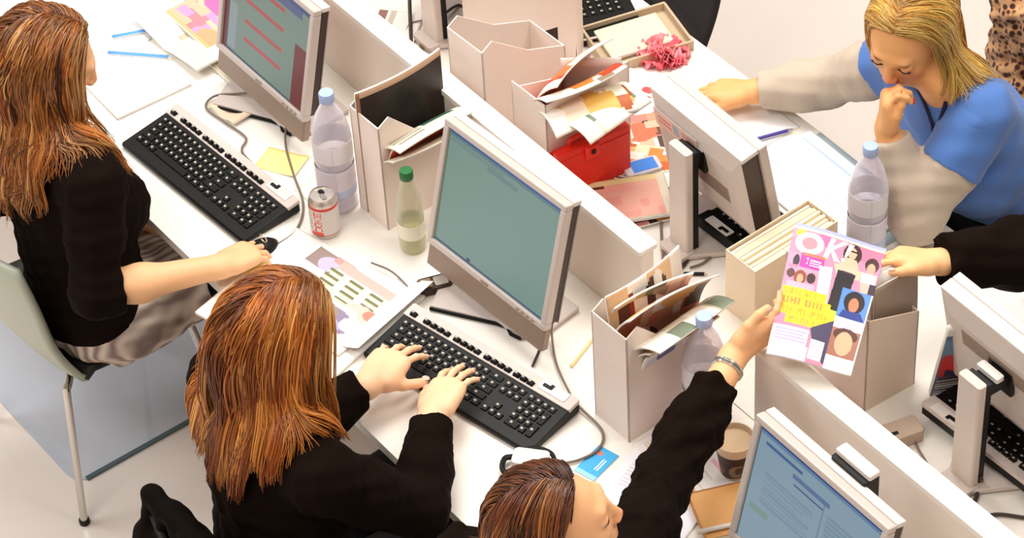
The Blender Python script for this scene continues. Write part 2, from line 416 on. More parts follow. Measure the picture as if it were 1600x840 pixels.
ink.rect(.02, .84, .98, .85, (104, 130, 150)); ink.rect(.56, .1, .57, .80, (104, 132, 150)); ink.rect(.04, .30, .2, .34, (120, 150, 140)); ink.lines(.1, .4, .5, .68, 8, (118, 144, 164)); ink.lines(.6, .3, .95, .76, 12, (116, 142, 160), seed=3); ink.rect(0, 0, .012, 1, (60, 84, 90))
t = monitor(.988, .325, -.015, .37, .302, .229, 'flat monitor at the bottom right with a pale blue screen', ink)
q = MB(); q.box((.03, .125, .345), (.095, .04, .10), r=.006); bk = q.build('mount_head', M_black, t, bevel=.003)
q = MB(); q.box((.03, .13, .400), (.095, .026, .012), r=.004); q.build('mount_cap', M_silver_lt, bk)
ink0 = Ink(20, 16, (120, 146, 150)); ink0.rect(0, .9, 1, 1, (40, 80, 140))
t5 = monitor(.055, .995, math.pi - .03, .315, .262, .19, 'flat monitor seen from behind with a pink sticker on its back', ink0, deep=.045, neck='tall', vent=.125)
t6 = monitor(.942, 1.012, math.pi - .03, .355, .29, .20, 'flat monitor seen from behind at the right edge, plain grey back', ink0, deep=.03, neck='tall', back=.09)
# pink sticker with small print
ink = Ink(60, 26, (232, 200, 188)); ink.lines(.08, .3, .38, .75, 2, (214, 130, 110), .6); ink.rect(.42, .25, .56, .8, (170, 180, 190)); ink.lines(.62, .2, .94, .8, 4, (214, 140, 120)); ink.rect(.06, .14, .5, .2, (220, 160, 140))
s = sheet('sticker', ink, .15, .056, M_print, t5, thick=.0006)
s.rotation_euler = (math.radians(90) - .19, 0, math.pi); s.location = (.0, .72, .0)
tt = .19; hh = .200
yb = .022 + .045 + .0135
s.location = (.062, yb * math.cos(tt) + hh * math.sin(tt), .1 - yb * math.sin(tt) + hh * math.cos(tt)); s.rotation_euler = (math.pi / 2 + tt, 0, math.pi)
# ------------------------------------------------------------------ keyboards
KEYS = []
U = .019
def krow(y, x0, widths, h=U):
    x = x0
    for wdt in widths:
        if wdt > 0: KEYS.append((x + wdt * U / 2, y, abs(wdt) * U - .0022, h - .0024))
        x += abs(wdt) * U
X0 = -.218
top = .058
krow(top, X0, [1, -1, 1, 1, 1, 1, -.5, 1, 1, 1, 1, -.5, 1, 1, 1, 1, -.3, 1, 1, 1], .014)
r0 = top - .026
krow(r0, X0, [1] * 13 + [2]); krow(r0 - U, X0, [1.5] + [1] * 12 + [1.5]); krow(r0 - 2 * U, X0, [1.75] + [1] * 11 + [2.25])
krow(r0 - 3 * U, X0, [2.25] + [1] * 10 + [2.75]); krow(r0 - 4 * U, X0, [1.25] * 3 + [6.25] + [1.25] * 4)
XN = X0 + 15.3 * U
krow(r0, XN, [1, 1, 1]); krow(r0 - U, XN, [1, 1, 1]); krow(r0 - 3 * U, XN, [-1, 1]); krow(r0 - 4 * U, XN, [1, 1, 1])
XP = XN + 3.3 * U
krow(r0, XP, [1] * 4); krow(r0 - U, XP, [1] * 3); krow(r0 - 2 * U, XP, [1] * 3); krow(r0 - 3 * U, XP, [1] * 3); krow(r0 - 4 * U, XP, [2, 1])
KEYS.append((XP + 3.5 * U, r0 - 1.5 * U, U - .0022, 2 * U - .0024)); KEYS.append((XP + 3.5 * U, r0 - 3.5 * U, U - .0022, 2 * U - .0024))
KEYMESH = {}
def key_mesh(w, h):
    k = (round(w, 4), round(h, 4))
    if k in KEYMESH: return KEYMESH[k]
    b = MB(); b.mi = 0
    x, y = w / 2, h / 2; q = .0022
    b.add([(-x, -y, 0), (x, -y, 0), (x, y, 0), (-x, y, 0), (-x + q, -y + q * .8, .0075), (x - q, -y + q * .8, .0075), (x - q, y - q * 1.1, .0085), (-x + q, y - q * 1.1, .0085)],
          [(0, 1, 5, 4), (1, 2, 6, 5), (2, 3, 7, 6), (3, 0, 4, 7), (4, 5, 6, 7), (3, 2, 1, 0)])
    lw = min(.0052, w * .32); lh = .0040; zz = .00835
    if w < .06: b.add([(-lw, -.001, zz - .0001), (lw * .2, -.001, zz - .0001), (lw * .2, lh, zz + .0004), (-lw, lh, zz + .0004)], [(0, 1, 2, 3)], 1)
    me = bpy.data.meshes.new('key'); me.from_pydata(b.v, [], b.f); me.materials.append(M_key); me.materials.append(M_legend); me.polygons.foreach_set('material_index', b.m)
    KEYMESH[k] = me; return me
def keyboard(x, y, yaw, label, media=True, dark=False):
    t = thing('keyboard', (x, y, DZ), yaw, label, 'keyboard', 'black keyboards')
    L, D = .462, .162
    sl = math.radians(5.5); T = np.eye(4); T[:3, :3] = np.array([[1, 0, 0], [0, math.cos(sl), -math.sin(sl)], [0, math.sin(sl), math.cos(sl)]]); T[:3, 3] = (0, 0, .019)
    b = MB(); b.prism([(-D / 2, .004), (D / 2, .004), (D / 2, .030), (D / 2 - .01, .033), (-D / 2 + .004, .0165), (-D / 2, .013)], 0, -L / 2, L / 2); b.build('case', M_black if True else M_silver, t, bevel=.002)
    b = MB(); b.T = T; b.box((0, .066, .006), (L + .002, .036, .010), r=.004); st = b.build('top_strip', M_silver if not dark else M_black, t)
    b = MB(); b.T = T; b.box((XP + 2 * U, .070, .0118), (.072, .024, .002), r=.003); lb = b.build('volume_panel', M_silver_lt, st)
    b = MB(); b.T = T; b.box((XP + 1.05 * U, .071, .0135), (.022, .008, .002), r=.002); b.box((XP + 1.55 * U, .074, .0135), (.008, .012, .002)); b.build('indicator', M_black, lb)
    b = MB(); b.T = T; b.box((XN + 1.5 * U, r0 - 2 * U, .0022), (3.2 * U, U, .003)); b.build('blank_plate', M_taupe, t)
    R = Matrix([list(r) for r in T])
    for (kx, ky, kw, kh) in KEYS:
        o = bpy.data.objects.new('key', key_mesh(kw, kh)); COL.objects.link(o); o.parent = t
        z = .011 if ky > .05 else .0015
        o.matrix_local = R @ Matrix.Translation((kx, ky, z))
    return t
def frame_from(a, b_, D):
    """centre and yaw from the two rear corners"""
    a, b_ = np.asarray(a), np.asarray(b_); u = nrm((b_ - a)[:2]); m = (a + b_)[:2] / 2; n = np.array([u[1], -u[0]])
    c = m + n * D / 2; return c[0], c[1], math.atan2(u[1], u[0])
x_, y_, a_ = frame_from(at(275, 164, .76), at(470, 318, .76), .162); keyboard(x_, y_, a_, 'black keyboard with a silver top strip in front of the left woman')
x_, y_, a_ = frame_from(at(648, 478, .76), at(904, 628, .76), .162); keyboard(x_, y_, a_, 'black keyboard being typed on by the second woman, silver top strip')
kb_ = keyboard(.26, .99, math.pi + .02, 'black keyboard behind the monitor with the pink sticker', dark=True)
kb2_ = keyboard(.985, .975, math.pi + .02, 'black keyboard behind the monitor at the right edge')
kb_.location.z = kb2_.location.z = DZ + .0165
# ------------------------------------------------------------------ magazine files and what stands in them
PAL_MAG = [(214, 104, 80), (236, 176, 120), (244, 232, 214), (120, 70, 50), (238, 206, 178), (200, 50, 60), (90, 110, 150), (60, 46, 44), (244, 240, 232), (220, 150, 80), (228, 150, 150)]
PAL_PALE = [(236, 226, 206), (244, 238, 224), (210, 196, 170), (190, 180, 150), (240, 232, 216), (120, 130, 110), (226, 210, 190)]
PAL_FACE = [(240, 190, 160), (226, 160, 130), (250, 226, 200), (120, 80, 60), (236, 140, 130), (246, 236, 226), (210, 120, 90), (90, 70, 60), (236, 180, 120)]
def file_box(corner, yaw, w, d, hs, hf, label, group='white magazine files', m=None, peak=.018):
    """magazine file; corner = its nearest bottom corner; spine faces local -Y, walls slope down to the far end"""
    t = thing('magazine_file', (corner[0], corner[1], DZ), yaw, label, 'magazine file', group)
    m = m or M_card; k = .003
    prof = [(0, 0), (d, 0), (d, hf), (d * .55, hf + (hs - hf) * .42), (.03, hs + peak), (0, hs)]
    b = MB(); b.box((-w / 2, k / 2, hs / 2), (w, k, hs)); b.build('spine_panel', m, t)
    for nm, x in (('side_panel', -k), ('side_panel', -w)):
        b = MB(); b.prism(prof, 0, x, x + k); b.build(nm, m, t)
    b = MB(); b.box((-w / 2, d - k / 2, hf / 2), (w, k, hf)); b.build('front_panel', m, t)
    b = MB(); b.box((-w / 2, d / 2, .002), (w - .004, d - .004, .004)); b.build('bottom_panel', m, t)
    return t
def upright(name, loc, yaw, w, h, ink, label, cat, group=None, curl=0., bow=0., lean=0., thick=.004, m=None):
    """a magazine standing on its edge: local x along it, z up; top curls to +y, sides bow"""
    def fn(P):
        x = P[..., 0]; s = P[..., 1] + h / 2
        ang = curl * np.clip((s / h - .35) / .65, 0, 1) ** 1.5 + lean
        ds = h / ink.nv; y = np.cumsum(np.sin(ang) * ds, axis=0); z = np.cumsum(np.cos(ang) * ds, axis=0)
        y = y - y[:1]; z = z - z[:1]
        y = y + bow * (1 - (2 * x / w) ** 2)
        return np.stack([x, y, z], -1)
    o = sheet(name, ink, w, h, m or M_print, None, fn, thick, both=True)
    o.location = tuple(loc); o.rotation_euler = (0, 0, yaw)
    return tag(o, label, cat, group)
def mag_ink(seed, pal, n=26, nu=36, nv=46, base=(244, 236, 224), lines=True):
    k = Ink(nu, nv, base); k.collage(pal, n, seed)
    if lines: k.lines(.1, .08, .5, .3, 6, (90, 80, 76), seed=seed)
    return k
GZ = DZ + .006
# near file, left
file_box((-.42, .388), .02, .104, .212, .297, .165, 'white magazine file with a black folder in it, between the two near monitors')
kk = Ink(24, 20, (40, 26, 20)); kk.rect(0, .955, 1, 1, (196, 160, 130)); kk.rect(0, 0, .03, 1, (150, 110, 80)); kk.ell(.45, .5, .3, .4, (26, 18, 14))
upright('folder', (-.495, .50, GZ), math.pi / 2 + .02, .232, .345, kk, 'dark brown folder with a pale rim standing tallest in the white file', 'folder', bow=-.012, thick=.005)
def news_ink(seed, hue=(236, 228, 206)):
    k = Ink(44, 44, hue); k.lines(.05, .05, .45, .6, 12, (150, 146, 130), seed=seed); k.lines(.55, .3, .95, .95, 14, (160, 150, 136), seed=seed + 1); k.rect(.1, .72, .5, .86, (60, 100, 80)); k.rect(.6, .05, .92, .24, (186, 170, 140)); return k
upright('newspaper', (-.47, .50, GZ), math.pi / 2 + .03, .20, .30, news_ink(3), 'folded newspaper with a green block of print curling out beside the dark folder', 'newspaper', 'papers in the left near file', curl=-1.5, bow=.006)
upright('newspaper', (-.447, .49, GZ), math.pi / 2 - .05, .19, .245, news_ink(9, (226, 206, 180)), 'folded cream newspaper lower in the file behind the centre monitor', 'newspaper', 'papers in the left near file', curl=-1.2, bow=-.008)
kk = mag_ink(5, [(226, 110, 70), (240, 226, 206), (214, 196, 176)], 10); kk.rect(0, .8, 1, 1, (220, 90, 50))
upright('magazine', (-.432, .50, GZ), math.pi / 2, .185, .235, kk, 'magazine with an orange top edge in the left near file', 'magazine', 'papers in the left near file', curl=-.5)
# near file, right
file_box((.42, .392), .02, .108, .225, .297, .15, 'white magazine file stuffed with creased magazines, right of the centre monitor')
for i, (dx, w, h, curl, bow, pal, lab) in enumerate((
        (-.092, .20, .325, -.5, .01, PAL_PALE, 'pale creased magazine at the left of the crammed near file'),
        (-.078, .225, .340, .15, -.01, [(150, 60, 50), (240, 226, 210), (90, 60, 50), (228, 190, 150), (244, 236, 226)], 'magazine with a dark red stripe in the crammed near file'),
        (-.062, .235, .36, -.8, .012, PAL_FACE, 'curled magazine with dark figures standing highest in the crammed near file'),
        (-.045, .225, .345, -1.4, .0, PAL_PALE, 'pale magazine flopping open in the middle of the crammed near file'),
        (-.030, .19, .28, -1.0, -.008, [(228, 176, 120), (238, 200, 150), (220, 150, 90), (120, 60, 40), (244, 230, 210)], 'tan covered magazine at the right of the crammed near file'),
        (-.014, .18, .235, -.5, .0, [(70, 80, 140), (230, 220, 220), (200, 200, 220)], 'magazine with blue print low in the crammed near file'))):
    upright('magazine', (.42 + dx, .512, GZ), math.pi / 2 + (-.12, .1, -.06, .08, -.04, .03)[i], w * .93, h, mag_ink(20 + i, pal, 30), lab, 'magazine', 'magazines in the right near file', curl=curl, bow=bow)
# far side files
file_box((-.478, .712), .03, .125, .235, .297, .19, 'plain white magazine file beyond the divider, its notched spine toward the camera', m=M_card)
t = file_box((-.272, .728), .03, .118, .24, .268, .262, 'white magazine file with an untidy orange magazine curling out of its top', peak=.0)
for o in list(t.children):
    if o.name.startswith('side_panel') and min(v_.co.x for v_ in o.data.vertices) < -.1:
        for v_ in o.data.vertices:
            if v_.co.z > .1: v_.co.z = .25 - v_.co.y * .35
    if o.name.startswith('front_panel'):
        for v_ in o.data.vertices:
            if v_.co.z > .1: v_.co.z = .165 if v_.co.x < -.06 else .262
kk = Ink(10, 10, (232, 216, 204)); upright('card_folder', (-.335, .905, GZ), math.radians(50), .135, .262, kk, 'white card folder standing slantwise at the back of the far file', 'folder', thick=.003)
for i, (dx, w, h, curl, bow, pal, lab) in enumerate((
        (-.098, .20, .33, -1.0, .015, [(232, 60, 40), (228, 190, 150), (244, 234, 220), (200, 120, 70)], 'red topped magazine sticking out of the far file'),
        (-.075, .21, .33, -1.3, -.012, [(222, 130, 60), (240, 226, 204), (190, 70, 40), (244, 238, 226), (150, 130, 110)], 'magazine with orange and red bands curling over the far file'),
        (-.05, .20,   .34, -2.3, .01, [(244, 236, 220), (236, 214, 190), (180, 90, 40), (230, 180, 90), (214, 200, 180)], 'open magazine flopping over the front of the far file'),
        (-.025, .19, .33, -2.3, .0, PAL_PALE, 'cream pages drooping over the near edge of the far file'))):
    upright('magazine', (-.272 + dx, .835 + .0 * i, GZ), math.pi / 2 + (.25, -.1, -.22, .12)[i], w, h, mag_ink(40 + i, pal, 34), lab, 'magazine', 'magazines in the far file', curl=curl, bow=bow)
# tall white box with a cut-out, upper middle
t = thing('storage_box', (-.675, .965, DZ), math.radians(43.5), 'big white card box with a dark opening, behind the two far files', 'box')
L, H = .27, .225
b = MB(); b.prism([(-L / 2, .05), (-L / 2, H - .03), (-L / 2 + .03, H), (L / 2, H), (L / 2 - .012, 0), (L / 2 - .05, 0), (L / 2 - .05, .125), (-L / 2 + .06, .05)], 1, 0, .003); b.build('cutout_panel', M_card, t)
b = MB(); b.prism([(-L / 2, 0), (-L / 2, H), (L / 2, H), (L / 2 - .012, 0)], 1, .085, .088); b.build('rear_panel', M_card, t)
b = MB(); b.box((L / 2 - .006, .043, H / 2), (.003, .088, H)); b.build('side_panel', M_card, t)
b = MB(); b.box((-L / 2, .043, H / 2), (.003, .088, H)); b.build('side_panel', M_card, t)
b = MB(); b.box((0, .044, .003), (L - .03, .08, .004)); b.build('bottom_panel', M_card, t)
b = MB(); b.box((L / 2 * 0, .044, .10), (L - .05, .05, .185)); tag(b.build('infill', mat('dark book', (60, 40, 38), .6)), 'dark book added as shade inside the big white card box', 'infill').parent = None  # dark block added in place of the shade behind the cut-out
bpy.data.objects['infill'].location = (-.675, .965, DZ + .006); bpy.data.objects['infill'].rotation_euler = (0, 0, math.radians(43.5))
# cream box with upright papers
t = thing('card_box', (.34, .80, DZ), .02, 'cream card box tightly packed with upright papers, left of the held magazine', 'box')
w, d, h = .092, .235, .172; mc = mat('cream card', (236, 216, 188), .7)
b = MB(); b.box((-w / 2, .0015, h / 2), (w, .003, h)); b.build('end_panel', mc, t)
b = MB(); b.box((-w / 2, d - .0015, h / 2), (w, .003, h)); b.build('end_panel', mc, t)
b = MB(); b.box((-.0015, d / 2, h / 2), (.003, d - .006, h)); b.build('side_panel', mc, t)
b = MB(); b.box((-w + .0015, d / 2, h / 2), (.003, d - .006, h)); b.build('side_panel', mc, t)
q = random.Random(4); x = -w + .006
while x < -.008:
    th = q.choice((.004, .006, .008, .011)); hh = h - .006 + q.uniform(-.006, .007)
    b = MB(); b.box((x + th / 2, d / 2, hh / 2 + .002), (th - .0006, d - .012, hh - .004), yaw=q.uniform(-.004, .004)); o = b.build('paper_bundle', mat('bundle %d' % (int(th * 1000) % 4), [(240, 226, 196), (232, 212, 178), (244, 236, 214), (226, 208, 178)][int(th * 1000) % 4], .85)); o.location = (.34, .80, DZ); o.rotation_euler = (0, 0, .02)
    tag(o, 'cream wad of papers standing on edge in the cream card box', 'papers', 'paper wads in the cream box'); x += th
# right file behind the lower divider
t = thing('magazine_file', (.665, .815, DZ), -.05, 'wide pale file box behind the held magazine, grey board leaning out of it', 'file box', 'white magazine files')
w, d, h = .262, .135, .262; mg = mat('warm grey card', (232, 212, 194), .7)
b = MB(); b.box((-w / 2, .0015, h / 2), (w, .003, h)); b.build('near_panel', mat('mauve card', (226, 204, 193), .7), t)
b = MB(); b.prism([(0, 0), (d, 0), (d, h - .05), (0, h)], 0, -.003, 0); b.build('side_panel', mg, t)
b = MB(); b.prism([(0, 0), (d, 0), (d, h - .05), (0, h)], 0, -w, -w + .003); b.build('side_panel', mg, t)
b = MB(); b.box((-w / 2, d - .0015, (h - .05) / 2), (w, .003, h - .05)); b.build('far_panel', mg, t)
b = MB(); b.box((-w / 2, d / 2, .003), (w - .008, d - .008, .004)); b.build('bottom_panel', mg, t)
kk = Ink(20, 20, (176, 156, 140)); kk.rect(0, 0, .02, 1, (150, 132, 118)); kk.rect(.33, 0, .345, 1, (164, 144, 130)); kk.rect(.66, 0, .675, 1, (186, 166, 150))
upright('folder', (.652, .905, GZ), math.pi / 2 - .05, .115, .305, kk, 'grey board folder leaning out of the pale file box', 'folder', curl=.10, thick=.003)
upright('paper', (.640, .908, GZ), math.pi / 2 - .05, .11, .318, Ink(6, 6, (244, 240, 236)), 'white sheet rising behind the grey board folder', 'paper', curl=.15)
kk = mag_ink(61, [(90, 110, 150), (150, 170, 190), (200, 60, 60), (236, 230, 230), (60, 50, 80), (120, 90, 110)], 60, 50, 70, (120, 120, 140)); kk.rect(0, .9, 1, 1, (240, 236, 230)); kk.rect(0, .62, 1, .84, (110, 140, 170)); kk.ell(.5, .42, .3, .1, (214, 60, 60)); kk.ell(.5, .42, .16, .05, (236, 220, 214)); kk.lines(.05, .02, .9, .25, 6, (226, 220, 226), seed=4)
upright('magazine', (.752, 1.0, GZ), math.radians(62), .125, .29, kk, 'blue and red covered magazine standing between the file box and the right edge monitor', 'magazine', lean=-.30, thick=.012)

# ------------------------------------------------------------------ red case
t = thing('document_case', (-.243, .822, DZ), math.radians(84), 'bright red plastic case with a handle, standing beyond the divider', 'case')
b = MB(); b.box((0, 0, .0655), (.19, .045, .13), r=.006); b.build('body', M_red, t)
b = MB(); b.box((0, -.010, .138), (.19, .022, .020), r=.004); b.build('flap', M_red, t)
b = MB(); b.box((-.01, -.026, .130), (.034, .014, .034), r=.005); cl = b.build('clasp', M_red, t)
b = MB(); b.box((-.01, -.034, .133), (.010, .004, .010)); b.build('clasp_button', M_black, cl)
b = MB(); b.tube(spline([(-.05, .0, .145), (-.045, .0, .163), (.03, .0, .163), (.035, .0, .145)], 5), .006, 8); b.build('handle', M_red, t, smooth=True)

# ------------------------------------------------------------------ bottles, can, cup
M_pet = clear_mat('clear plastic', (246, 242, 250), .75, .08, .30)
M_glass = clear_mat('clear glass', (240, 240, 226), .6, .05, .10)
M_blue = mat('pale blue cap', (168, 188, 232), .4)
M_green = mat('green cap', (28, 108, 52), .35)
def label_strip(name, r, z0, z1, ink, parent, mt=None, a0=0., a1=2 * math.pi):
    def fn(P):
        u = P[..., 0]; a = u; z = P[..., 1] + (z0 + z1) / 2
        return np.stack([r * np.cos(a), r * np.sin(a), z], -1)
    o = sheet(name, ink, a1 - a0, z1 - z0, mt or M_print, parent, fn, .0003); o.rotation_euler = (0, 0, (a0 + a1) / 2); return o
def water_bottle(x, y, label, s=1.0, face=-.6):
    t = thing('water_bottle', (x, y, DZ), face, label, 'bottle', 'large clear water bottles')
    pr = [(.030, .002), (.041, .004), (.044, .014), (.0435, .03), (.042, .036), (.044, .044), (.0435, .062), (.042, .068), (.044, .076), (.044, .098), (.0405, .112), (.0405, .122), (.044, .136), (.044, .20), (.043, .212), (.0385, .236), (.030, .262), (.020, .282), (.0145, .292), (.0135, .300), (.0155, .302), (.0155, .305), (.0125, .306)]
    b = MB(); b.lathe([(r * s, z * s) for r, z in pr], cap=False); b.build('shell', M_pet, t, smooth=True)
    b = MB(); b.lathe([(.0005, .004 * s), (.028 * s, .008 * s), (.039 * s, .006 * s)], cap=False); b.build('base', M_pet, t, smooth=True)
    b = MB(); b.lathe([(.0165 * s, .300 * s), (.0172 * s, .302 * s), (.0172 * s, .320 * s), (.0158 * s, .3235 * s), (.0005, .324 * s)], seg=32); b.build('cap', M_blue, t, smooth=True)
    k = Ink(60, 24, (226, 220, 232)); k.rect(0, .0, 1, .3, (196, 206, 236)); k.rect(.40, .06, .52, .24, (110, 140, 214)); k.rect(.35, .52, .55, .62, (236, 120, 180)); k.rect(.6, .38, .75, .5, (240, 150, 190)); k.rect(.2, .45, .3, .6, (236, 150, 190)); k.rect(.66, .75, .8, .85, (236, 170, 200)); k.lines(.36, .7, .58, .95, 4, (210, 190, 214))
    label_strip('label', .0448 * s, .045 * s, .125 * s, k, t)
    k = Ink(60, 20, (232, 228, 234)); k.rect(.42, .3, .56, .9, (206, 204, 210)); k.rect(.46, .45, .53, .75, (150, 146, 160)); k.rect(.45, .1, .5, .2, (130, 124, 136)); k.lines(.2, .2, .4, .8, 5, (214, 210, 220))
    label_strip('upper_label', .0448 * s, .146 * s, .198 * s, k, t)
    return t
water_bottle(*at(530, 316)[:2], 'clear water bottle with a blue cap standing behind the drinks can', 1.0)
water_bottle(*(np.array(at(1139, 682))[:2] + (-.052, -.022)), 'clear blue-capped water bottle between the crammed file and the lower divider', 1.0)
water_bottle(*at(1352, 395)[:2], 'clear blue-capped water bottle above the hand that holds the magazine', .96)
t = thing('small_bottle', (*at(646, 386)[:2], DZ), 0, 'slim clear bottle with a green cap left of the centre monitor', 'bottle')
b = MB(); b.lathe([(.024, .001), (.028, .004), (.030, .012), (.030, .095), (.029, .125), (.025, .155), (.018, .180), (.0135, .196), (.0125, .205), (.0125, .212)], cap=False); b.build('shell', M_glass, t, smooth=True)
b = MB(); b.lathe([(.0005, .003), (.027, .004), (.0288, .012), (.0288, .070), (.0005, .0702)], cap=False); b.build('drink', clear_mat('pale drink', (240, 234, 196), .35, .1, .30), t, smooth=True)
b = MB(); b.lathe([(.0145, .205), (.0152, .207), (.0152, .224), (.0135, .228), (.0005, .2285)]); b.build('cap', M_green, t, smooth=True)
k = Ink(40, 16, (238, 232, 210)); k.lines(.3, .2, .7, .8, 5, (200, 190, 160)); k.rect(.4, .7, .6, .8, (150, 160, 110)); label_strip('label', .0305, .045, .085, k, t)
t = thing('drinks_can', (*at(510, 362)[:2], DZ), 0, 'silver and red drinks can standing in front of the water bottle', 'can')
b = MB(); b.lathe([(.022, .001), (.026, .000), (.0285, .006), (.0330, .014), (.0330, .098), (.0305, .106), (.0272, .1125), (.0272, .1145), (.0258, .1145), (.0250, .1105), (.0005, .1108)], seg=36); b.build('body', mat('aluminium', (206, 198, 190), .3, metal=.7), t, smooth=True)
k = Ink(90, 40, (214, 206, 198)); k.rect(0, .9, 1, 1, (206, 60, 50)); k.rect(.41, .02, .56, .12, (226, 80, 60))
# vertical lettering on the side
kk = Ink(90, 40, (214, 206, 198))
k.rect(.0, .0, 1, .03, (180, 60, 50))
def vtext(k, word, u, v, w, h, rgb):
    for i, ch in enumerate(word):
        g = FONT.get(ch)
        if not g: continue
        for r in range(7):
            for c in range(5):
                if g[r * 5 + c] == '1': k.rect(u + (r) * w / 7, v + (i * 1.2 + c / 5) * h, u + (r + 1) * w / 7 + 1e-4, v + (i * 1.2 + (c + 1) / 5) * h + 1e-3, rgb)
vtext(k, 'COKE', .46, .12, .085, .16, (222, 60, 44)); vtext(k, 'DIET', .36, .2, .06, .11, (140, 124, 116)); vtext(k, 'COKE', .92, .12, .085, .16, (222, 60, 44))
label_strip('print', .0333, .016, .097, k, t).rotation_euler = (0, 0, math.radians(-60))
b = MB(); b.box((-.008, .004, .1118), (.016, .012, .0012), r=.005); b.build('opening', M_black, t)
b = MB(); b.box((.008, -.002, .1126), (.020, .011, .0012), r=.005); b.build('ring_pull', M_steel, t)
t = thing('coffee_cup', (*at(1147, 738)[:2], DZ), -.5, 'paper cup of milky coffee with a dark printed sleeve', 'cup')
b = MB(); b.lathe([(.0265, .001), (.0270, .006), (.0400, .096), (.0415, .098), (.0415, .101), (.0395, .101), (.0385, .096), (.0255, .006), (.0005, .006)], seg=36); b.build('cup_wall', mat('cup cream', (228, 206, 176), .6), t, smooth=True)
b = MB(); b.lathe([(.0005, .0895), (.0372, .0895)], seg=36, cap=False); b.build('coffee', mat('milky coffee', (222, 190, 150), .4), t)
k = Ink(80, 30, (58, 30, 20)); k.ell(.50, .35, .09, .3, (150, 130, 90)); k.ell(.52, .40, .05, .18, (90, 60, 34)); k.rect(.30, .55, .44, .7, (40, 16, 12)); k.rect(.45, .0, .6, .05, (170, 150, 110)); k.ell(.3, .3, .06, .2, (100, 50, 30)); k.ell(.85, .4, .08, .3, (150, 130, 90))
def cone_fn(P):
    a = P[..., 0]; z = P[..., 1] + .040; r = .0274 + (z - .004) * .146; return np.stack([r * np.cos(a), r * np.sin(a), z], -1)
o = sheet('sleeve', k, 2 * math.pi, .068, M_print, t, cone_fn, .0006)

# ------------------------------------------------------------------ flat things on the near desk
def flat(name, c, yaw, w, h, ink, label, cat, group=None, z=0., thick=.0012, fn=None, m=None, rise=0.):
    o = sheet(name, ink, w, h, m or M_print, None, fn, thick); o.location = (c[0], c[1], DZ + z + thick + .0004); o.rotation_euler = (rise, 0, yaw)
    return tag(o, label, cat, group)
def ctr(*pts): return np.mean([np.asarray(p)[:2] for p in pts], axis=0)
k = Ink(40, 56, (246, 244, 246)); k.lines(.1, .1, .9, .85, 22, (226, 226, 236), .25)
flat('writing_pad', ctr(at(165, 187), at(275, 130), at(235, 85), at(150, 100)), math.radians(-2), .215, .20, k, 'white writing pad beside the left woman, with a blue strip along its top', 'pad', thick=.008)
flat('blue_strip', (-1.30, .285), math.radians(43), .15, .012, Ink(4, 4, (96, 160, 222)), 'blue plastic binding strip across the top of the writing pad', 'strip', 'blue strips', z=.009, thick=.003)
flat('blue_strip', (-1.38, .325), math.radians(66), .11, .012, Ink(4, 4, (96, 160, 222)), 'shorter blue strip on the papers further from the keyboard', 'strip', 'blue strips', z=.006, thick=.003)
flat('paper', (-1.50, .34), math.radians(20), .30, .42, Ink(6, 6, (246, 246, 248)), 'white paper at the far left, under the shorter blue strip', 'paper', z=.001, thick=.003)
k = Ink(40, 50, (226, 218, 208)); k.lines(.08, .1, .45, .9, 14, (206, 198, 190), .3); k.lines(.55, .1, .92, .9, 14, (206, 198, 190), .3, 3); k.rect(.5, 0, .51, 1, (190, 180, 170)); k.rect(.0, .85, .12, 1, (214, 196, 160))
flat('open_magazine', (-1.285, .41), math.radians(2), .29, .13, k, 'open pale magazine curling up between the pad and the pink covered magazines', 'magazine', z=.004, thick=.006, fn=lambda P: P + np.stack([0 * P[..., 0], 0 * P[..., 0], .02 * np.abs(np.sin(P[..., 0] * 12))], -1))
k = Ink(40, 40, (232, 178, 150)); k.collage([(236, 150, 190), (214, 110, 170), (226, 190, 160), (240, 130, 140), (214, 160, 120), (200, 170, 140)], 30, 8); k.rect(0, .0, 1, .05, (190, 180, 120))
flat('magazine', (-1.235, .50), math.radians(0), .30, .17, k, 'pink and orange covered magazine under the top left monitor', 'magazine', 'magazines by the top left monitor', z=.014, thick=.014)
k = Ink(12, 12, (200, 190, 160)); flat('magazine', (-1.215, .49), math.radians(1), .31, .19, k, 'pale magazine under the pink covered one at top left', 'magazine', 'magazines by the top left monitor', z=.0, thick=.012)
flat('sticky_note', (-.765, .335), math.radians(28), .105, .075, Ink(8, 8, (246, 232, 150)), 'yellow note paper beside the first monitor foot', 'note', thick=.001, fn=lambda P: P + np.stack([0 * P[..., 0], 0 * P[..., 0], .006 * np.clip(P[..., 0] * 18, 0, 2) ** 2], -1))
flat('paper_slip', (-.62, .335), math.radians(2), .10, .06, Ink(6, 6, (246, 238, 222)), 'small white slip beside the drinks can', 'paper', thick=.001)
flat('scrap_paper', (-.99, .345), math.radians(5), .10, .06, Ink(6, 6, (232, 206, 178)), 'beige scrap of paper left of the first monitor foot', 'paper', thick=.001, fn=lambda P: P + np.stack([0 * P[..., 0], 0 * P[..., 0], .01 * np.sin(P[..., 0] * 40) ** 2], -1))
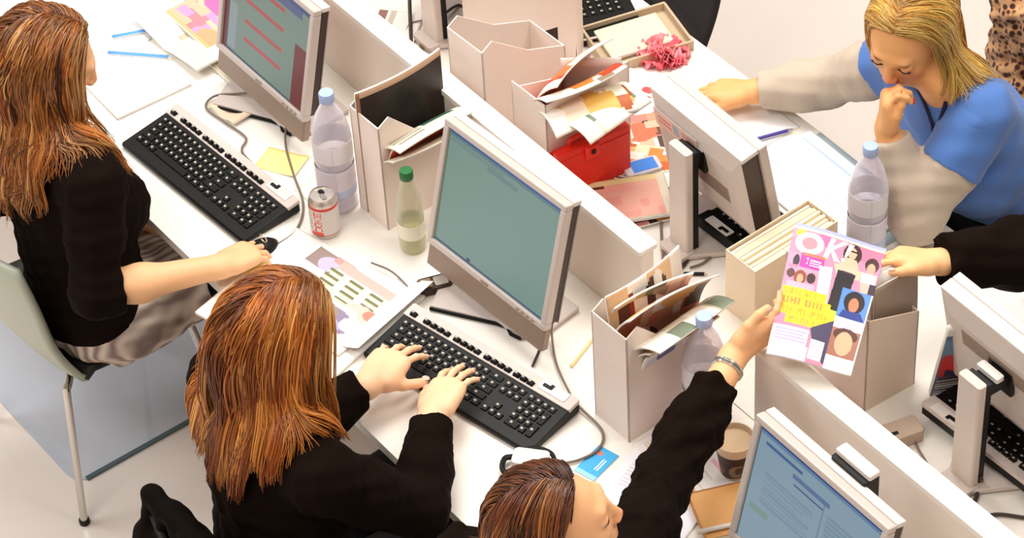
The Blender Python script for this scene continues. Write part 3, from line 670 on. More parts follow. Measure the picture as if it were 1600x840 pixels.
# newspaper stack near the second woman
yw = math.radians(14)
k = Ink(60, 50, (246, 240, 234)); k.lines(.02, .02, .2, .4, 8, (232, 224, 216), .4); k.rect(.62, .0, .98, .1, (206, 190, 178)); k.rect(.55, .12, .9, .16, (220, 206, 196)); k.rect(.02, .45, .1, .62, (244, 226, 150))
flat('newspaper', ctr(at(455, 378), at(650, 462), at(530, 592), at(308, 488)), yw, .375, .33, k, 'broad white newspaper lying over the desk edge, left of the second woman', 'newspaper', thick=.008)
k = Ink(90, 84, (242, 234, 226)); k.rect(.0, .74, .28, .98, (150, 128, 122)); k.ell(.2, .84, .1, .1, (190, 180, 214)); k.rect(.2, .9, .4, .99, (214, 150, 146)); k.rect(.28, .86, 1, .98, (196, 176, 166)); k.rect(.92, .6, 1, .9, (206, 180, 170))
for r_ in range(4):
    for c_ in range(3):
        q_ = (.24 + c_ * .23 + r_ * .01, .80 - r_ * .085)
        k.rect(q_[0], q_[1], q_[0] + .15, q_[1] + .032, (118, 116, 76)); k.rect(q_[0], q_[1] - .03, q_[0] + .2, q_[1], (228, 214, 180))
k.ell(.80, .52, .17, .13, (236, 190, 176)); k.ell(.72, .46, .1, .08, (214, 206, 232)); k.ell(.9, .58, .08, .07, (226, 130, 110)); k.ell(.62, .30, .26, .17, (140, 126, 150)); k.ell(.52, .36, .16, .12, (150, 134, 120)); k.ell(.7, .26, .1, .07, (170, 164, 206)); k.ell(.84, .36, .1, .1, (238, 224, 216)); k.ell(.6, .22, .03, .03, (240, 236, 240)); k.ell(.5, .3, .03, .03, (240, 236, 240))
flat('magazine', ctr(at(440, 395), at(610, 470), at(500, 560), at(400, 470)) + np.array([.03, .03]), math.radians(9), .27, .215, k, 'magazine open at a page of listings, on the broad newspaper', 'magazine', z=.009, thick=.006)
k = Ink(24, 40, (246, 242, 240)); k.rect(.0, .1, .3, .75, (150, 146, 190)); k.rect(.05, .5, .3, .75, (126, 110, 120)); k.lines(.4, .2, .9, .8, 8, (232, 226, 222), .3)
flat('curled_page', (-.205, .215), math.radians(14), .09, .25, k, 'white page curling up at the right edge of the newspaper', 'page', z=.009, thick=.0012, fn=lambda P: P + np.stack([0 * P[..., 0], 0 * P[..., 0], .028 * np.clip((P[..., 0] + .045) / .09, 0, 1) ** 2], -1))
# small phone-like handset
t = thing('mobile_phone', (*at(680, 450)[:2], DZ), math.radians(70), 'small brown and black mobile phone left of the centre monitor foot', 'phone')
b = MB(); b.box((0, 0, .010), (.075, .040, .020), r=.010); b.build('body', mat('brown black plastic', (56, 38, 28), .35), t, bevel=.003)
b = MB(); b.box((.014, 0, .0205), (.030, .028, .002), r=.003); b.build('display', mat('phone display', (190, 180, 170), .25), t)
b = MB(); b.box((-.020, 0, .0205), (.026, .028, .002), r=.003); b.build('keypad', mat('phone keypad', (150, 122, 84), .5), t)
flat('folded_cable', (-.30, .36), 0, .001, .001, Ink(2, 2, (0, 0, 0)), 'x', 'x') if False else None
# pencil, blue card, gadget
t = thing('pencil', (*at(915, 545)[:2], DZ), 0, 'pale yellow pencil lying left of the crammed file', 'pencil')
p0, p1 = np.array(at(893, 574)) , np.array(at(938, 516)); c0 = np.array(at(915, 545)); d_ = nrm(p1 - p0); L_ = np.linalg.norm(p1 - p0)
b = MB(); b.tube([-d_ * L_ / 2 + (0, 0, .004), d_ * L_ * .42 + (0, 0, .004)], .0038, 6); b.build('shaft', mat('pencil yellow', (236, 214, 160), .5), t)
b = MB(); b.tube([d_ * L_ * .42 + (0, 0, .004), d_ * L_ * .5 + (0, 0, .004)], [.0038, .0008], 6); b.build('point', mat('pencil wood', (226, 190, 140), .6), t)
k = Ink(30, 18, (64, 170, 226)); k.lines(.3, .2, .7, .5, 2, (220, 236, 240), .4); k.rect(.0, .0, .12, 1, (150, 210, 236)); k.ell(.8, .7, .08, .12, (226, 120, 90))
flat('blue_card', (*(np.array(at(932, 724))[:2]),), math.atan2(*(np.array(at(955, 705)) - np.array(at(912, 748)))[:2][::-1]), .085, .052, k, 'bright blue card lying under the reaching black sleeve', 'card', thick=.002)
t = thing('small_gadget', (*at(830, 730)[:2], DZ), math.radians(40), 'small white and black gadget just above the head of the reaching woman', 'gadget')
b = MB(); b.box((0, 0, .018), (.075, .045, .03), r=.010); b.build('body', M_silver_lt, t, bevel=.004)
b = MB(); b.tube(spline([(-.04, .012, .012), (-.055, .0, .016), (-.052, -.03, .016), (-.03, -.045, .012)], 6), .006, 8); b.build('clip', M_black, t, smooth=True)
b = MB(); b.tube(spline([(-.035, .026, .012), (0, .036, .02), (.035, .03, .018), (.05, .01, .008)], 6), .005, 8); b.build('strap', M_black, t, smooth=True)
# papers on the lower right
k = Ink(50, 60, (244, 240, 244)); k.lines(.08, .05, .92, .9, 26, (222, 216, 226), .35, 2)
flat('document', (.575, .33), math.radians(20), .21, .297, k, 'printed white document left of the tan notebook', 'document', thick=.003)
k = Ink(60, 60, (242, 232, 226)); k.rect(.2, .7, .32, .82, (170, 170, 206)); k.rect(.5, .55, .7, .60, (236, 180, 190)); k.rect(.1, .5, .3, .54, (232, 160, 176)); k.lines(.05, .1, .9, .45, 10, (220, 206, 190), .3); k.rect(.1, .2, .6, .24, (190, 150, 120)); k.rect(.7, .15, .9, .2, (226, 150, 110)); k.ell(.15, .35, .1, .06, (214, 206, 226))
flat('newspaper', (.565, .475), math.radians(-8), .25, .20, k, 'folded pale newspaper under the coffee cup', 'newspaper', z=.0, thick=.0035)
bpy.data.objects['coffee_cup'].location.z = DZ + .004
# tan notebook
t = thing('notebook', (*(np.array(at(1140, 800))[:2] + (.02, .01)), DZ + .004), math.radians(67), 'tan leather-covered notebook with a white pen lying on it, bottom edge', 'notebook')
ml = mat('tan leather', (222, 164, 98), .5, noise=(14, (212, 150, 84), 3))
b = MB(); b.box((0, 0, .003), (.175, .125, .004), r=.006); b.build('back_cover', ml, t)
b = MB(); b.box((.002, 0, .0125), (.168, .119, .014)); b.build('pages', M_cream, t)
b = MB(); b.box((0, 0, .0215), (.175, .125, .004), r=.006); b.build('front_cover', ml, t)
b = MB(); b.box((-.005, .0627, .0125), (.17, .003, .023)); b.build('book_spine', mat('tan leather dark', (150, 92, 44), .5), t)
bb = thing('pen', (*(np.array(at(1135, 823, .76))[:2]), DZ + .0285), math.radians(66), 'white pen lying along the tan notebook', 'pen')
b = MB(); b.tube([(-.06, 0, .005), (.05, 0, .005)], .005, 10); b.build('barrel', M_silver_lt, bb, smooth=True)
b = MB(); b.tube([(.05, 0, .005), (.066, 0, .005)], [.005, .001], 10); b.build('tip', M_silver, bb, smooth=True)

# ------------------------------------------------------------------ far desk
k = Ink(36, 44, (238, 230, 190)); flat('yellow_pad', ctr(at(940, 90), at(995, 28), at(1045, 58), at(985, 92)), math.radians(75), .16, .11, k, 'pale yellow note pad lying in a tan tray beyond the files', 'pad', z=.012, thick=.012)
t = thing('document_tray', (*ctr(at(930, 92), at(1000, 18), at(1060, 58), at(990, 102)), DZ), math.radians(75), 'shallow tan tray holding the yellow pad', 'tray')
mt = mat('tan tray', (196, 172, 142), .5)
b = MB(); b.box((0, 0, .004), (.22, .165, .008)); b.build('tray_base', mt, t)
for (cx, cy, sx, sy) in ((0, .08, .22, .006), (0, -.08, .22, .006), (.108, 0, .006, .155), (-.108, 0, .006, .155)):
    b = MB(); b.box((cx, cy, .016), (sx, sy, .024)); b.build('tray_rim', mt, t)
# pink tissue bloom
def crumple(name, c, R, n, seed, m, label, cat, flatk=.6):
    q = np.random.default_rng(seed); V = []; F = []
    for i in range(n):
        a = q.uniform(0, 2 * math.pi); el = q.uniform(.1, 1.3); r0_ = R * q.uniform(.1, .3); w_ = R * q.uniform(.35, .6)
        ax = np.array([math.cos(a) * math.cos(el), math.sin(a) * math.cos(el), math.sin(el) * flatk]); sd = nrm(np.cross(ax, (0, 0, 1)) + 1e-6); up = np.cross(sd, ax)
        base = len(V); g = 6
        for u in range(g):
            for v in range(g):
                uu = u / (g - 1); vv = v / (g - 1) - .5
                p = ax * (r0_ + uu * R * .9) + sd * vv * w_ * (.4 + uu) + up * (.25 * R * (uu ** 2) * math.sin(vv * 9 + i) - abs(vv) * R * .3 * uu)
                p[2] = max(p[2], .001); V.append(p + q.normal(0, R * .02, 3) * (1, 1, .3))
        for u in range(g - 1):
            for v in range(g - 1): i0 = base + u * g + v; F.append((i0, i0 + g, i0 + g + 1, i0 + 1))
    V = np.array(V); V[:, 2] = np.maximum(V[:, 2], .0008)
    o = np_mesh(name, V, F, m); o.location = tuple(c); s_ = o.modifiers.new('solid', 'SOLIDIFY'); s_.thickness = .0008
    return tag(o, label, cat)
crumple('tissue_flower', (*at(1035, 86)[:2], DZ + .001), .058, 46, 3, mat('pink tissue', (240, 150, 156), .8, noise=(30, (226, 90, 100), 3)), 'ruffled pink tissue flower lying beyond the far file', 'tissue')
t = thing('laptop', (*at(893, 30)[:2], DZ), math.radians(68), 'dark keyboard of an open laptop at the top edge of the picture', 'laptop')
b = MB(); b.box((0, 0, .008), (.30, .22, .016), r=.01); b.build('base', M_black, t)
b = MB(); b.box((0, -.106, .0175), (.28, .006, .003)); b.build('front_rim', M_silver, t)
for r_ in range(5):
    for c_ in range(12):
        o = bpy.data.objects.new('key', key_mesh(.0168, .0166)); COL.objects.link(o); o.parent = t; o.location = (-.12 + c_ * .0215, .07 - r_ * .0215, .0155); o.scale = (1, 1, .4)
flat('paper', (-.70, 1.24), math.radians(10), .22, .16, Ink(6, 6, (248, 246, 244)), 'white sheet between the laptop and the yellow pad at the top edge', 'paper', thick=.002)
# magazines piled between far file and pink sticker monitor
for i, (c, yw_, w_, h_, z_, sd, pal, lab) in enumerate((
        ((-.40, 1.10), 20, .20, .16, .0, 81, [(244, 240, 236), (246, 244, 240), (226, 90, 90)], 'white leaflet with red print at the far end of the magazine pile'),
        ((-.27, 1.02), 62, .24, .18, .003, 82, PAL_FACE, 'magazine with peach and brown pictures right of the tall far file'),
        ((-.19, .95), 40, .20, .15, .010, 83, [(240, 190, 130), (226, 140, 70), (246, 224, 190), (200, 100, 50), (244, 238, 226)], 'orange toned magazine on the pile beside the red case'),
        ((-.105, .90), 70, .19, .14, .003, 84, PAL_MAG, 'small colourful magazine at the front of the pile'),)):
    flat('magazine', c, math.radians(yw_), w_, h_, mag_ink(sd, pal, 46, 50, 46), lab, 'magazine', 'magazines piled on the far desk', z=z_, thick=.006)
k = Ink(40, 30, (236, 178, 160)); k.collage([(240, 190, 170), (236, 170, 156), (232, 160, 150)], 8, 4); k.rect(0, .86, 1, 1, (226, 206, 150)); k.rect(.0, .8, .3, .86, (110, 60, 40)); k.rect(.9, 0, 1, 1, (226, 214, 190)); k.ell(.2, .3, .08, .08, (200, 110, 110))
flat('magazine', (-.135, .835), math.radians(62), .20, .135, k, 'pinkish magazine lying in front of the red case against the divider', 'magazine', 'magazines piled on the far desk', z=.018, thick=.012)
t = thing('smartphone', (-.20, .935, DZ + .0165), math.radians(72), 'phone with a bright blue screen lying on the orange magazine', 'phone')
b = MB(); b.box((0, 0, .005), (.085, .048, .009), r=.008); b.build('body', mat('phone shell', (214, 206, 210), .3), t)
b = MB(); b.box((.004, 0, .0098), (.058, .038, .001)); b.build('display', mat('blue display', (80, 140, 226), .2), t)
t = thing('white_reader', (*at(1030, 292)[:2], DZ + .001), math.radians(60), 'white slate with a dark rim between the magazine pile and the monitor neck', 'slate')
b = MB(); b.box((0, 0, .008), (.09, .06, .016), r=.004); b.build('rim', mat('dark rim', (70, 52, 50), .5), t)
b = MB(); b.box((0, 0, .017), (.08, .05, .003), r=.003); b.build('plate', M_paper, t)
b = MB(); b.box((0, 0, .004), (.006, .09, .008)); o = b.build('marker_pen', M_black); o.location = (*at(985, 140, .99)[:2], DZ + .0); 
bpy.data.objects.remove(o)
# writing pad and pen in front of the woman in blue
k = Ink(50, 70, (246, 246, 248)); k.lines(.05, .03, .95, .8, 24, (216, 222, 236), .18, 5); k.rect(.03, .84, .97, .875, (190, 206, 240))
flat('writing_pad', (.115, 1.205), math.radians(-2), .36, .21, k, 'ruled white pad under the elbow of the woman in blue', 'pad', thick=.006)
flat('pale_folder', (.14, 1.215), math.radians(-2), .38, .225, Ink(6, 6, (196, 214, 222)), 'pale blue folder just under the ruled white pad', 'folder', thick=.0004)
bpy.data.objects['writing_pad.001'].location.z += .0012
k = Ink(50, 40, (247, 245, 242)); k.ell(.7, .3, .05, .04, (216, 170, 130)); k.ell(.80, .22, .05, .03, (210, 150, 120))
flat('paper', (-.24, 1.21), math.radians(0), .30, .20, k, 'white paper with two brown marks by the outstretched hand', 'paper', thick=.0015)
t = thing('ballpoint_pen', (*at(1208, 215)[:2], DZ + .006), math.radians(72), 'purple ballpoint pen by the corner of the ruled pad', 'pen')
b = MB(); b.tube([(-.05, 0, .004), (.035, 0, .004)], .004, 8); b.build('barrel', mat('purple plastic', (70, 50, 150), .35), t, smooth=True)
b = MB(); b.tube([(.035, 0, .004), (.05, 0, .004)], [.004, .001], 8); b.build('tip', M_steel, t, smooth=True)
t = thing('marker_pen', (*at(1086, 430)[:2], DZ), math.radians(48), 'short black pen lying left of the cream box', 'pen')
b = MB(); b.tube([(-.025, 0, .005), (.02, 0, .005)], .004, 8); b.build('barrel', M_black, t, smooth=True)
b = MB(); b.tube([(.02, 0, .005), (.026, 0, .005)], [.004, .001], 8); b.build('tip', M_silver, t, smooth=True)
flat('torn_paper', (.13, .86), math.radians(30), .14, .1, Ink(10, 10, (236, 222, 206)), 'beige torn paper under the short black pen', 'paper', thick=.001, fn=lambda P: P + np.stack([0 * P[..., 0], 0 * P[..., 0], .005 * np.sin(P[..., 0] * 60) ** 2], -1)) if False else None
# power adapter by the lower divider
t = thing('power_adapter', (*at(1406, 686)[:2], DZ), math.radians(75), 'grey beige power adapter on the far desk behind the lower divider', 'adapter')
b = MB(); b.box((0, 0, .017), (.085, .05, .032), r=.006); b.build('body', mat('adapter', (188, 164, 144), .5), t, bevel=.003)
b = MB(); b.box((-.02, -.008, .0335), (.02, .008, .002)); b.build('marking', M_black, t)
# papers behind the right-edge monitor
flat('paper', (.80, 1.19), math.radians(-8), .34, .17, Ink(6, 6, (247, 244, 240)), 'white papers behind the right edge monitor', 'paper', thick=.01)
# colourful strip and papers at the top left of the far desk
k = Ink(30, 40, (246, 238, 232)); k.rect(0, 0, .12, 1, (226, 150, 140)); k.rect(.5, 0, .6, 1, (150, 110, 100)); k.rect(.62, 0, .7, 1, (206, 190, 180))
flat('magazine', (-1.02, .775), math.radians(40), .22, .13, k, 'pale magazine with thin brown stripes at the top edge beyond the divider', 'magazine', thick=.01)
ink0 = Ink(8, 8, (120, 146, 150))
monitor(-.885, 1.0, math.pi - .03, .345, .28, .2, 'monitor at the top edge, only its neck and foot in the picture', ink0, deep=.03, neck='tall')

# ------------------------------------------------------------------ cables
def cable(pts, r, m, label, z=None):
    P = [np.array(at(px, py, DZ + (zz if z is None else z))) for px, py, zz in pts]
    o = None; b = MB(); b.tube(spline(P, 8), r, 7); o = b.build('cable', m, smooth=True); return tag(o, label, 'cable', 'loose cables')
cable([(436, 292, .012), (380, 240, .006), (384, 215, .006), (350, 190, .006), (322, 168, .006), (335, 150, .010), (372, 146, .02), (385, 145, .03)], .0028, M_cable, 'grey cable looping from the left keyboard to the first monitor')
cable([(430, 384, .008), (462, 360, .006), (474, 320, .006), (458, 270, .006), (446, 225, .006), (448, 190, .02), (452, 170, .05)], .0026, M_cable, 'thin grey mouse cable running between the left keyboard and the can')
cable([(894, 622, .016), (870, 570, .006), (862, 520, .02), (864, 500, .05)], .0026, M_cable, 'grey cable dropping behind the centre monitor')
cable([(902, 632, .010), (940, 672, .006), (936, 700, .006), (905, 718, .006), (870, 725, .006)], .003, M_cable, 'grey cable curving from the second keyboard to the small gadget')
cable([(850, 505, .04), (845, 540, .006), (832, 572, .006)], .003, M_cabledk, 'short dark cable at the right corner of the centre monitor')
cable([(580, 410, .012), (612, 424, .016), (640, 452, .014), (642, 468, .006)], .0022, M_cable, 'thin grey cable lying across the curled page')
cable([(1032, 300, .006), (1033, 360, .006), (1036, 405, .006)], .003, M_cable, 'straight grey cable left of the monitor neck')
cable([(1080, 352, .03), (1062, 372, .02), (1048, 400, .006), (1062, 418, .006), (1076, 400, .006), (1074, 370, .02), (1078, 352, .03)], .0045, M_cabledk, 'dark cable loop at the foot of the pink sticker monitor')
cable([(1078, 418, .006), (1100, 410, .006), (1118, 392, .006)], .003, M_cable, 'curved grey cable right of the dark loop')
cable([(640, 0, .05), (641, 30, .02), (643, 72, .006)], .0048, M_cabledk, 'dark upright cable at the top edge')
cable([(672, 30, .02), (664, 50, .008), (658, 76, .006), (676, 96, .006)], .0042, mat('olive cable', (120, 92, 60), .5), 'olive brown cable bending beside the top edge neck')
cable([(632, 62, .008), (640, 38, .01), (668, 30, .02)], .002, M_cable, 'thin cable crossing the dark upright one')
cable([(690, 24, .03), (716, 8, .02), (724, 20, .01), (700, 34, .006), (734, 26, .006)], .0035, M_cabledk, 'dark cable loop right of the top edge neck')
cable([(1425, 655, .006), (1430, 690, .006), (1448, 722, .006), (1470, 757, .006), (1500, 735, .006), (1512, 700, .02)], .0022, M_cable, 'thin cable making an angle on the desk behind the lower divider')
cable([(1535, 745, .03), (1520, 752, .02), (1495, 770, .006), (1492, 782, .006), (1512, 792, .006), (1526, 775, .006), (1522, 752, .02)], .0048, M_cabledk, 'thick dark cable loop at the foot of the right edge monitor')
cable([(1530, 808, .006), (1560, 803, .006), (1600, 808, .006), (1660, 815, .006)], .004, M_cabledk, 'dark cable running off the right edge')
cable([(1520, 726, .05), (1530, 738, .03), (1534, 752, .02)], .004, mat('olive cable', (120, 92, 60), .5), 'short olive cable against the right edge monitor neck')
cable([(1560, 640, .05), (1620, 660, .02), (1700, 700, .006)], .004, M_cabledk, 'x') if False else None
# ------------------------------------------------------------------ smooth bodies: blended volumes turned into ONE surface
class Vol:
    def __init__(s): s.P = []
    def cone(s, a, b, ra, rb, k=.02, flat=None):
        """tapered limb a->b; flat=(dir, factor) squashes it along dir"""
        s.P.append(('c', np.asarray(a, float), np.asarray(b, float), ra, rb, k, flat)); return s
    def chain(s, pts, rs, k=.02):
        for i in range(len(pts) - 1): s.cone(pts[i], pts[i + 1], rs[i], rs[i + 1], k)
        return s
    def ell(s, c, r, M=None, k=.02):
        """ellipsoid; M rows are its three axes"""
        s.P.append(('e', np.asarray(c, float), np.asarray(r, float), np.eye(3) if M is None else np.asarray(M, float), k)); return s
    def cut_ell(s, c, r, M=None, k=.01):
        s.P.append(('-e', np.asarray(c, float), np.asarray(r, float), np.eye(3) if M is None else np.asarray(M, float), k)); return s
    def cut_plane(s, c, n, rad=.2):
        """removes what lies on the side of n, within rad of c"""
        s.P.append(('-p', np.asarray(c, float), nrm(n), rad)); return s
    def bounds(s):
        lo = np.full(3, 9.); hi = np.full(3, -9.)
        for p in s.P:
            if p[0] == 'c': r = max(p[3], p[4]); lo = np.minimum(lo, np.minimum(p[1], p[2]) - r); hi = np.maximum(hi, np.maximum(p[1], p[2]) + r)
            elif p[0] == 'e': r = p[2].max(); lo = np.minimum(lo, p[1] - r); hi = np.maximum(hi, p[1] + r)
        return lo - .02, hi + .02
    @staticmethod
    def dist(p, X):
        if p[0] == 'c':
            a, b, ra, rb = p[1:5]; ab = b - a; L2 = ab @ ab + 1e-12
            d = X - a; t = np.clip((d @ ab) / L2, 0, 1)
            q = d - t[..., None] * ab
            if p[6] is not None:
                n, f = p[6]; n = np.asarray(n, float); qn = q @ n; q = q + (qn * (1 / f - 1))[..., None] * n
                return (np.sqrt((q * q).sum(-1)) - (ra + (rb - ra) * t)) * min(1., f + .15)
            return np.sqrt((q * q).sum(-1)) - (ra + (rb - ra) * t)
        c, r, M = p[1:4]; q = (X - c) @ M.T
        k0 = np.sqrt(((q / r) ** 2).sum(-1)) + 1e-9; k1 = np.sqrt(((q / (r * r)) ** 2).sum(-1)) + 1e-9
        return k0 * (k0 - 1) / k1
    def at(s, X):
        """distance at scattered points"""
        D = np.full(X.shape[:-1], 9.)
        for p in s.P:
            if p[0] in ('c', 'e'):
                d = s.dist(p, X); k = p[5] if p[0] == 'c' else p[4]; h = np.clip(k - np.abs(D - d), 0, None) / k; D = np.minimum(D, d) - h * h * k * .25
            elif p[0] == '-e':
                d = -s.dist(('e',) + p[1:], X); k = p[4]; h = np.clip(k - np.abs(D - d), 0, None) / k; D = np.maximum(D, d) + h * h * k * .25
            elif p[0] == '-p':
                d = (X - p[1]) @ p[2]; near = ((X - p[1]) ** 2).sum(-1) < p[3] ** 2; D = np.where(near, np.maximum(D, d), D)
        return D
    def mesh(s, vox, warp=None):
        lo, hi = s.bounds(); n = np.ceil((hi - lo) / vox).astype(int) + 1
        ax = [lo[i] + vox * np.arange(n[i]) for i in range(3)]
        D = np.full(tuple(n), 1., np.float32)
        for p in s.P:
            if p[0] == 'c': r = max(p[3], p[4]); l = np.minimum(p[1], p[2]) - r; h = np.maximum(p[1], p[2]) + r; k = p[5]
            elif p[0] in ('e', '-e'): l = p[1] - p[2].max(); h = p[1] + p[2].max(); k = p[4]
            else: l = p[1] - p[3]; h = p[1] + p[3]; k = 0
            pad = k + 3 * vox
            i0 = np.clip(((l - pad - lo) / vox).astype(int), 0, n - 1); i1 = np.clip(((h + pad - lo) / vox).astype(int) + 2, 1, n)
            sl = tuple(slice(i0[j], i1[j]) for j in range(3))
            G = np.stack(np.meshgrid(ax[0][sl[0]], ax[1][sl[1]], ax[2][sl[2]], indexing='ij'), -1).astype(np.float32)
            if p[0] in ('c', 'e'):
                d = s.dist(p, G); B = D[sl]; hh = np.clip(k - np.abs(B - d), 0, None) / max(k, 1e-6); D[sl] = np.minimum(B, d) - hh * hh * k * .25
            elif p[0] == '-e':
                d = -s.dist(('e',) + p[1:], G); B = D[sl]; hh = np.clip(k - np.abs(B - d), 0, None) / max(k, 1e-6); D[sl] = np.maximum(B, d) + hh * hh * k * .25
            else:
                d = (G - p[1]) @ p[2]; B = D[sl]; near = ((G - p[1]) ** 2).sum(-1) < p[3] ** 2; D[sl] = np.where(near, np.maximum(B, d), B)
        if warp is not None:
            near = np.argwhere(np.abs(D) < .03)
            X = lo + near * vox; D[near[:, 0], near[:, 1], near[:, 2]] += warp(X).astype(np.float32)
        # surface nets
        ins = D < 0; c = ins[:-1, :-1, :-1].astype(np.int8)
        cnt = np.zeros(c.shape, np.int8)
        for dx in (0, 1):
            for dy in (0, 1):
                for dz in (0, 1): cnt += ins[dx:n[0] - 1 + dx, dy:n[1] - 1 + dy, dz:n[2] - 1 + dz]
        cell = np.argwhere((cnt > 0) & (cnt < 8)); idx = np.full(cnt.shape, -1, np.int64); idx[cell[:, 0], cell[:, 1], cell[:, 2]] = np.arange(len(cell))
        acc = np.zeros((len(cell), 3)); w = np.zeros(len(cell)); off = [(a, b, c_) for a in (0, 1) for b in (0, 1) for c_ in (0, 1)]
        val = {o: D[cell[:, 0] + o[0], cell[:, 1] + o[1], cell[:, 2] + o[2]] for o in off}
        for o in off:
            for a in range(3):
                if o[a] == 0:
                    o2 = list(o); o2[a] = 1; o2 = tuple(o2); v0, v1 = val[o], val[o2]; m = (v0 < 0) != (v1 < 0)
                    t = np.where(m, v0 / np.where(m, v0 - v1, 1), 0); pt = np.tile(np.array(o, float), (len(cell), 1)); pt[:, a] += t
                    acc[m] += pt[m]; w[m] += 1
        V = lo + (cell + acc / w[:, None]) * vox; F = []
        for a in range(3):
            b, c_ = (a + 1) % 3, (a + 2) % 3
            s0 = [slice(1, n[i] - 1) for i in range(3)]; s0[a] = slice(0, n[a] - 1); s1 = list(s0); s1[a] = slice(1, n[a])
            A = ins[tuple(s0)]; B = ins[tuple(s1)]; e = np.argwhere(A != B); e0 = e + np.array([sl.start for sl in s0]); flip = A[e[:, 0], e[:, 1], e[:, 2]]
            def ci(db, dc):
                q = e0.copy(); q[:, b] += db; q[:, c_] += dc; return idx[q[:, 0], q[:, 1], q[:, 2]]
            q = np.stack([ci(-1, -1), ci(0, -1), ci(0, 0), ci(-1, 0)], 1); q[~flip] = q[~flip][:, ::-1]; F.append(q[(q >= 0).all(1)])
        return V, np.concatenate(F)
def waves(dirs, amp):
    """soft cloth folds: sum of sines along given (direction, wavelength, phase) triples"""
    def f(X):
        o = 0
        for d, wl, ph, a in dirs:
            o = o + a * np.sin((X @ np.asarray(d, float)) * 2 * math.pi / wl + ph + 1.5 * np.sin(X @ np.array([9., 13., 7.]) + ph))
        return o * amp
    return f

def basis(f, up=(0, 0, 1), roll=0.):
    """rows: right, forward, up for a head facing f"""
    f = nrm(f); r = nrm(np.cross(f, up)); u = np.cross(r, f)
    c, s_ = math.cos(roll), math.sin(roll); r, u = r * c + u * s_, u * c - r * s_
    return np.stack([r, f, u])
def head(v, c, B, neck, k=1., lids=False):
    """head of height ~.22 centred at c, rows of B = right, forward, up"""
    r, f, u = B
    P = lambda x, y, z: c + r * x * k + f * y * k + u * z * k
    v.ell(P(0, -.012, .025), (.074, .093, .088), B, .03)          # skull
    v.ell(P(0, .028, -.02), (.062, .068, .085), B, .03)            # face
    v.ell(P(0, .052, -.075), (.036, .034, .034), B, .03)           # chin
    v.cone(P(-.048, .0, -.055), P(-.02, .055, -.088), .020, .018, .03); v.cone(P(.048, .0, -.055), P(.02, .055, -.088), .020, .018, .03)   # jaw
    v.ell(P(-.034, .064, -.030), (.022, .02, .018), B, .02); v.ell(P(.034, .064, -.030), (.022, .02, .018), B, .02)    # cheeks
    v.cone(P(-.028, .085, .018), P(.028, .085, .018), .010, .010, .02)     # brow
    for s_ in (-1, 1): v.cut_ell(P(s_ * .031, .101, .002), (.018, .014, .011), B, .012)   # eye sockets
    if lids:
        for s_ in (-1, 1): v.ell(P(s_ * .031, .0815, .0035), (.0150, .0138, .0110), B, .003)
    v.cone(P(0, .094, .008), P(0, .109, -.028), .0075, .0095, .012)        # nose
    for s_ in (-1, 1): v.ell(P(s_ * .010, .104, -.034), (.0075, .008, .006), B, .008)
    v.cone(P(-.017, .091, -.056), P(.017, .091, -.056), .0068, .0068, .008)  # lips
    v.cone(P(-.014, .089, -.066), P(.014, .089, -.066), .0072, .0072, .008)
    v.cut_ell(P(0, .102, -.0605), (.022, .006, .0016), B, .004)
    for s_ in (-1, 1):
        v.ell(P(s_ * .074, -.008, -.005), (.008, .017, .029), B, .008); v.cut_ell(P(s_ * .083, -.004, .0), (.006, .010, .018), B, .006)
    v.cone(P(0, -.018, -.055), neck, .052 * k, .056, .03)
    return P
FINGERS = (('index', .027, .088, .068, .0078), ('middle', .009, .092, .076, .0080), ('ring', -.010, .088, .070, .0076), ('little', -.028, .080, .055, .0068))
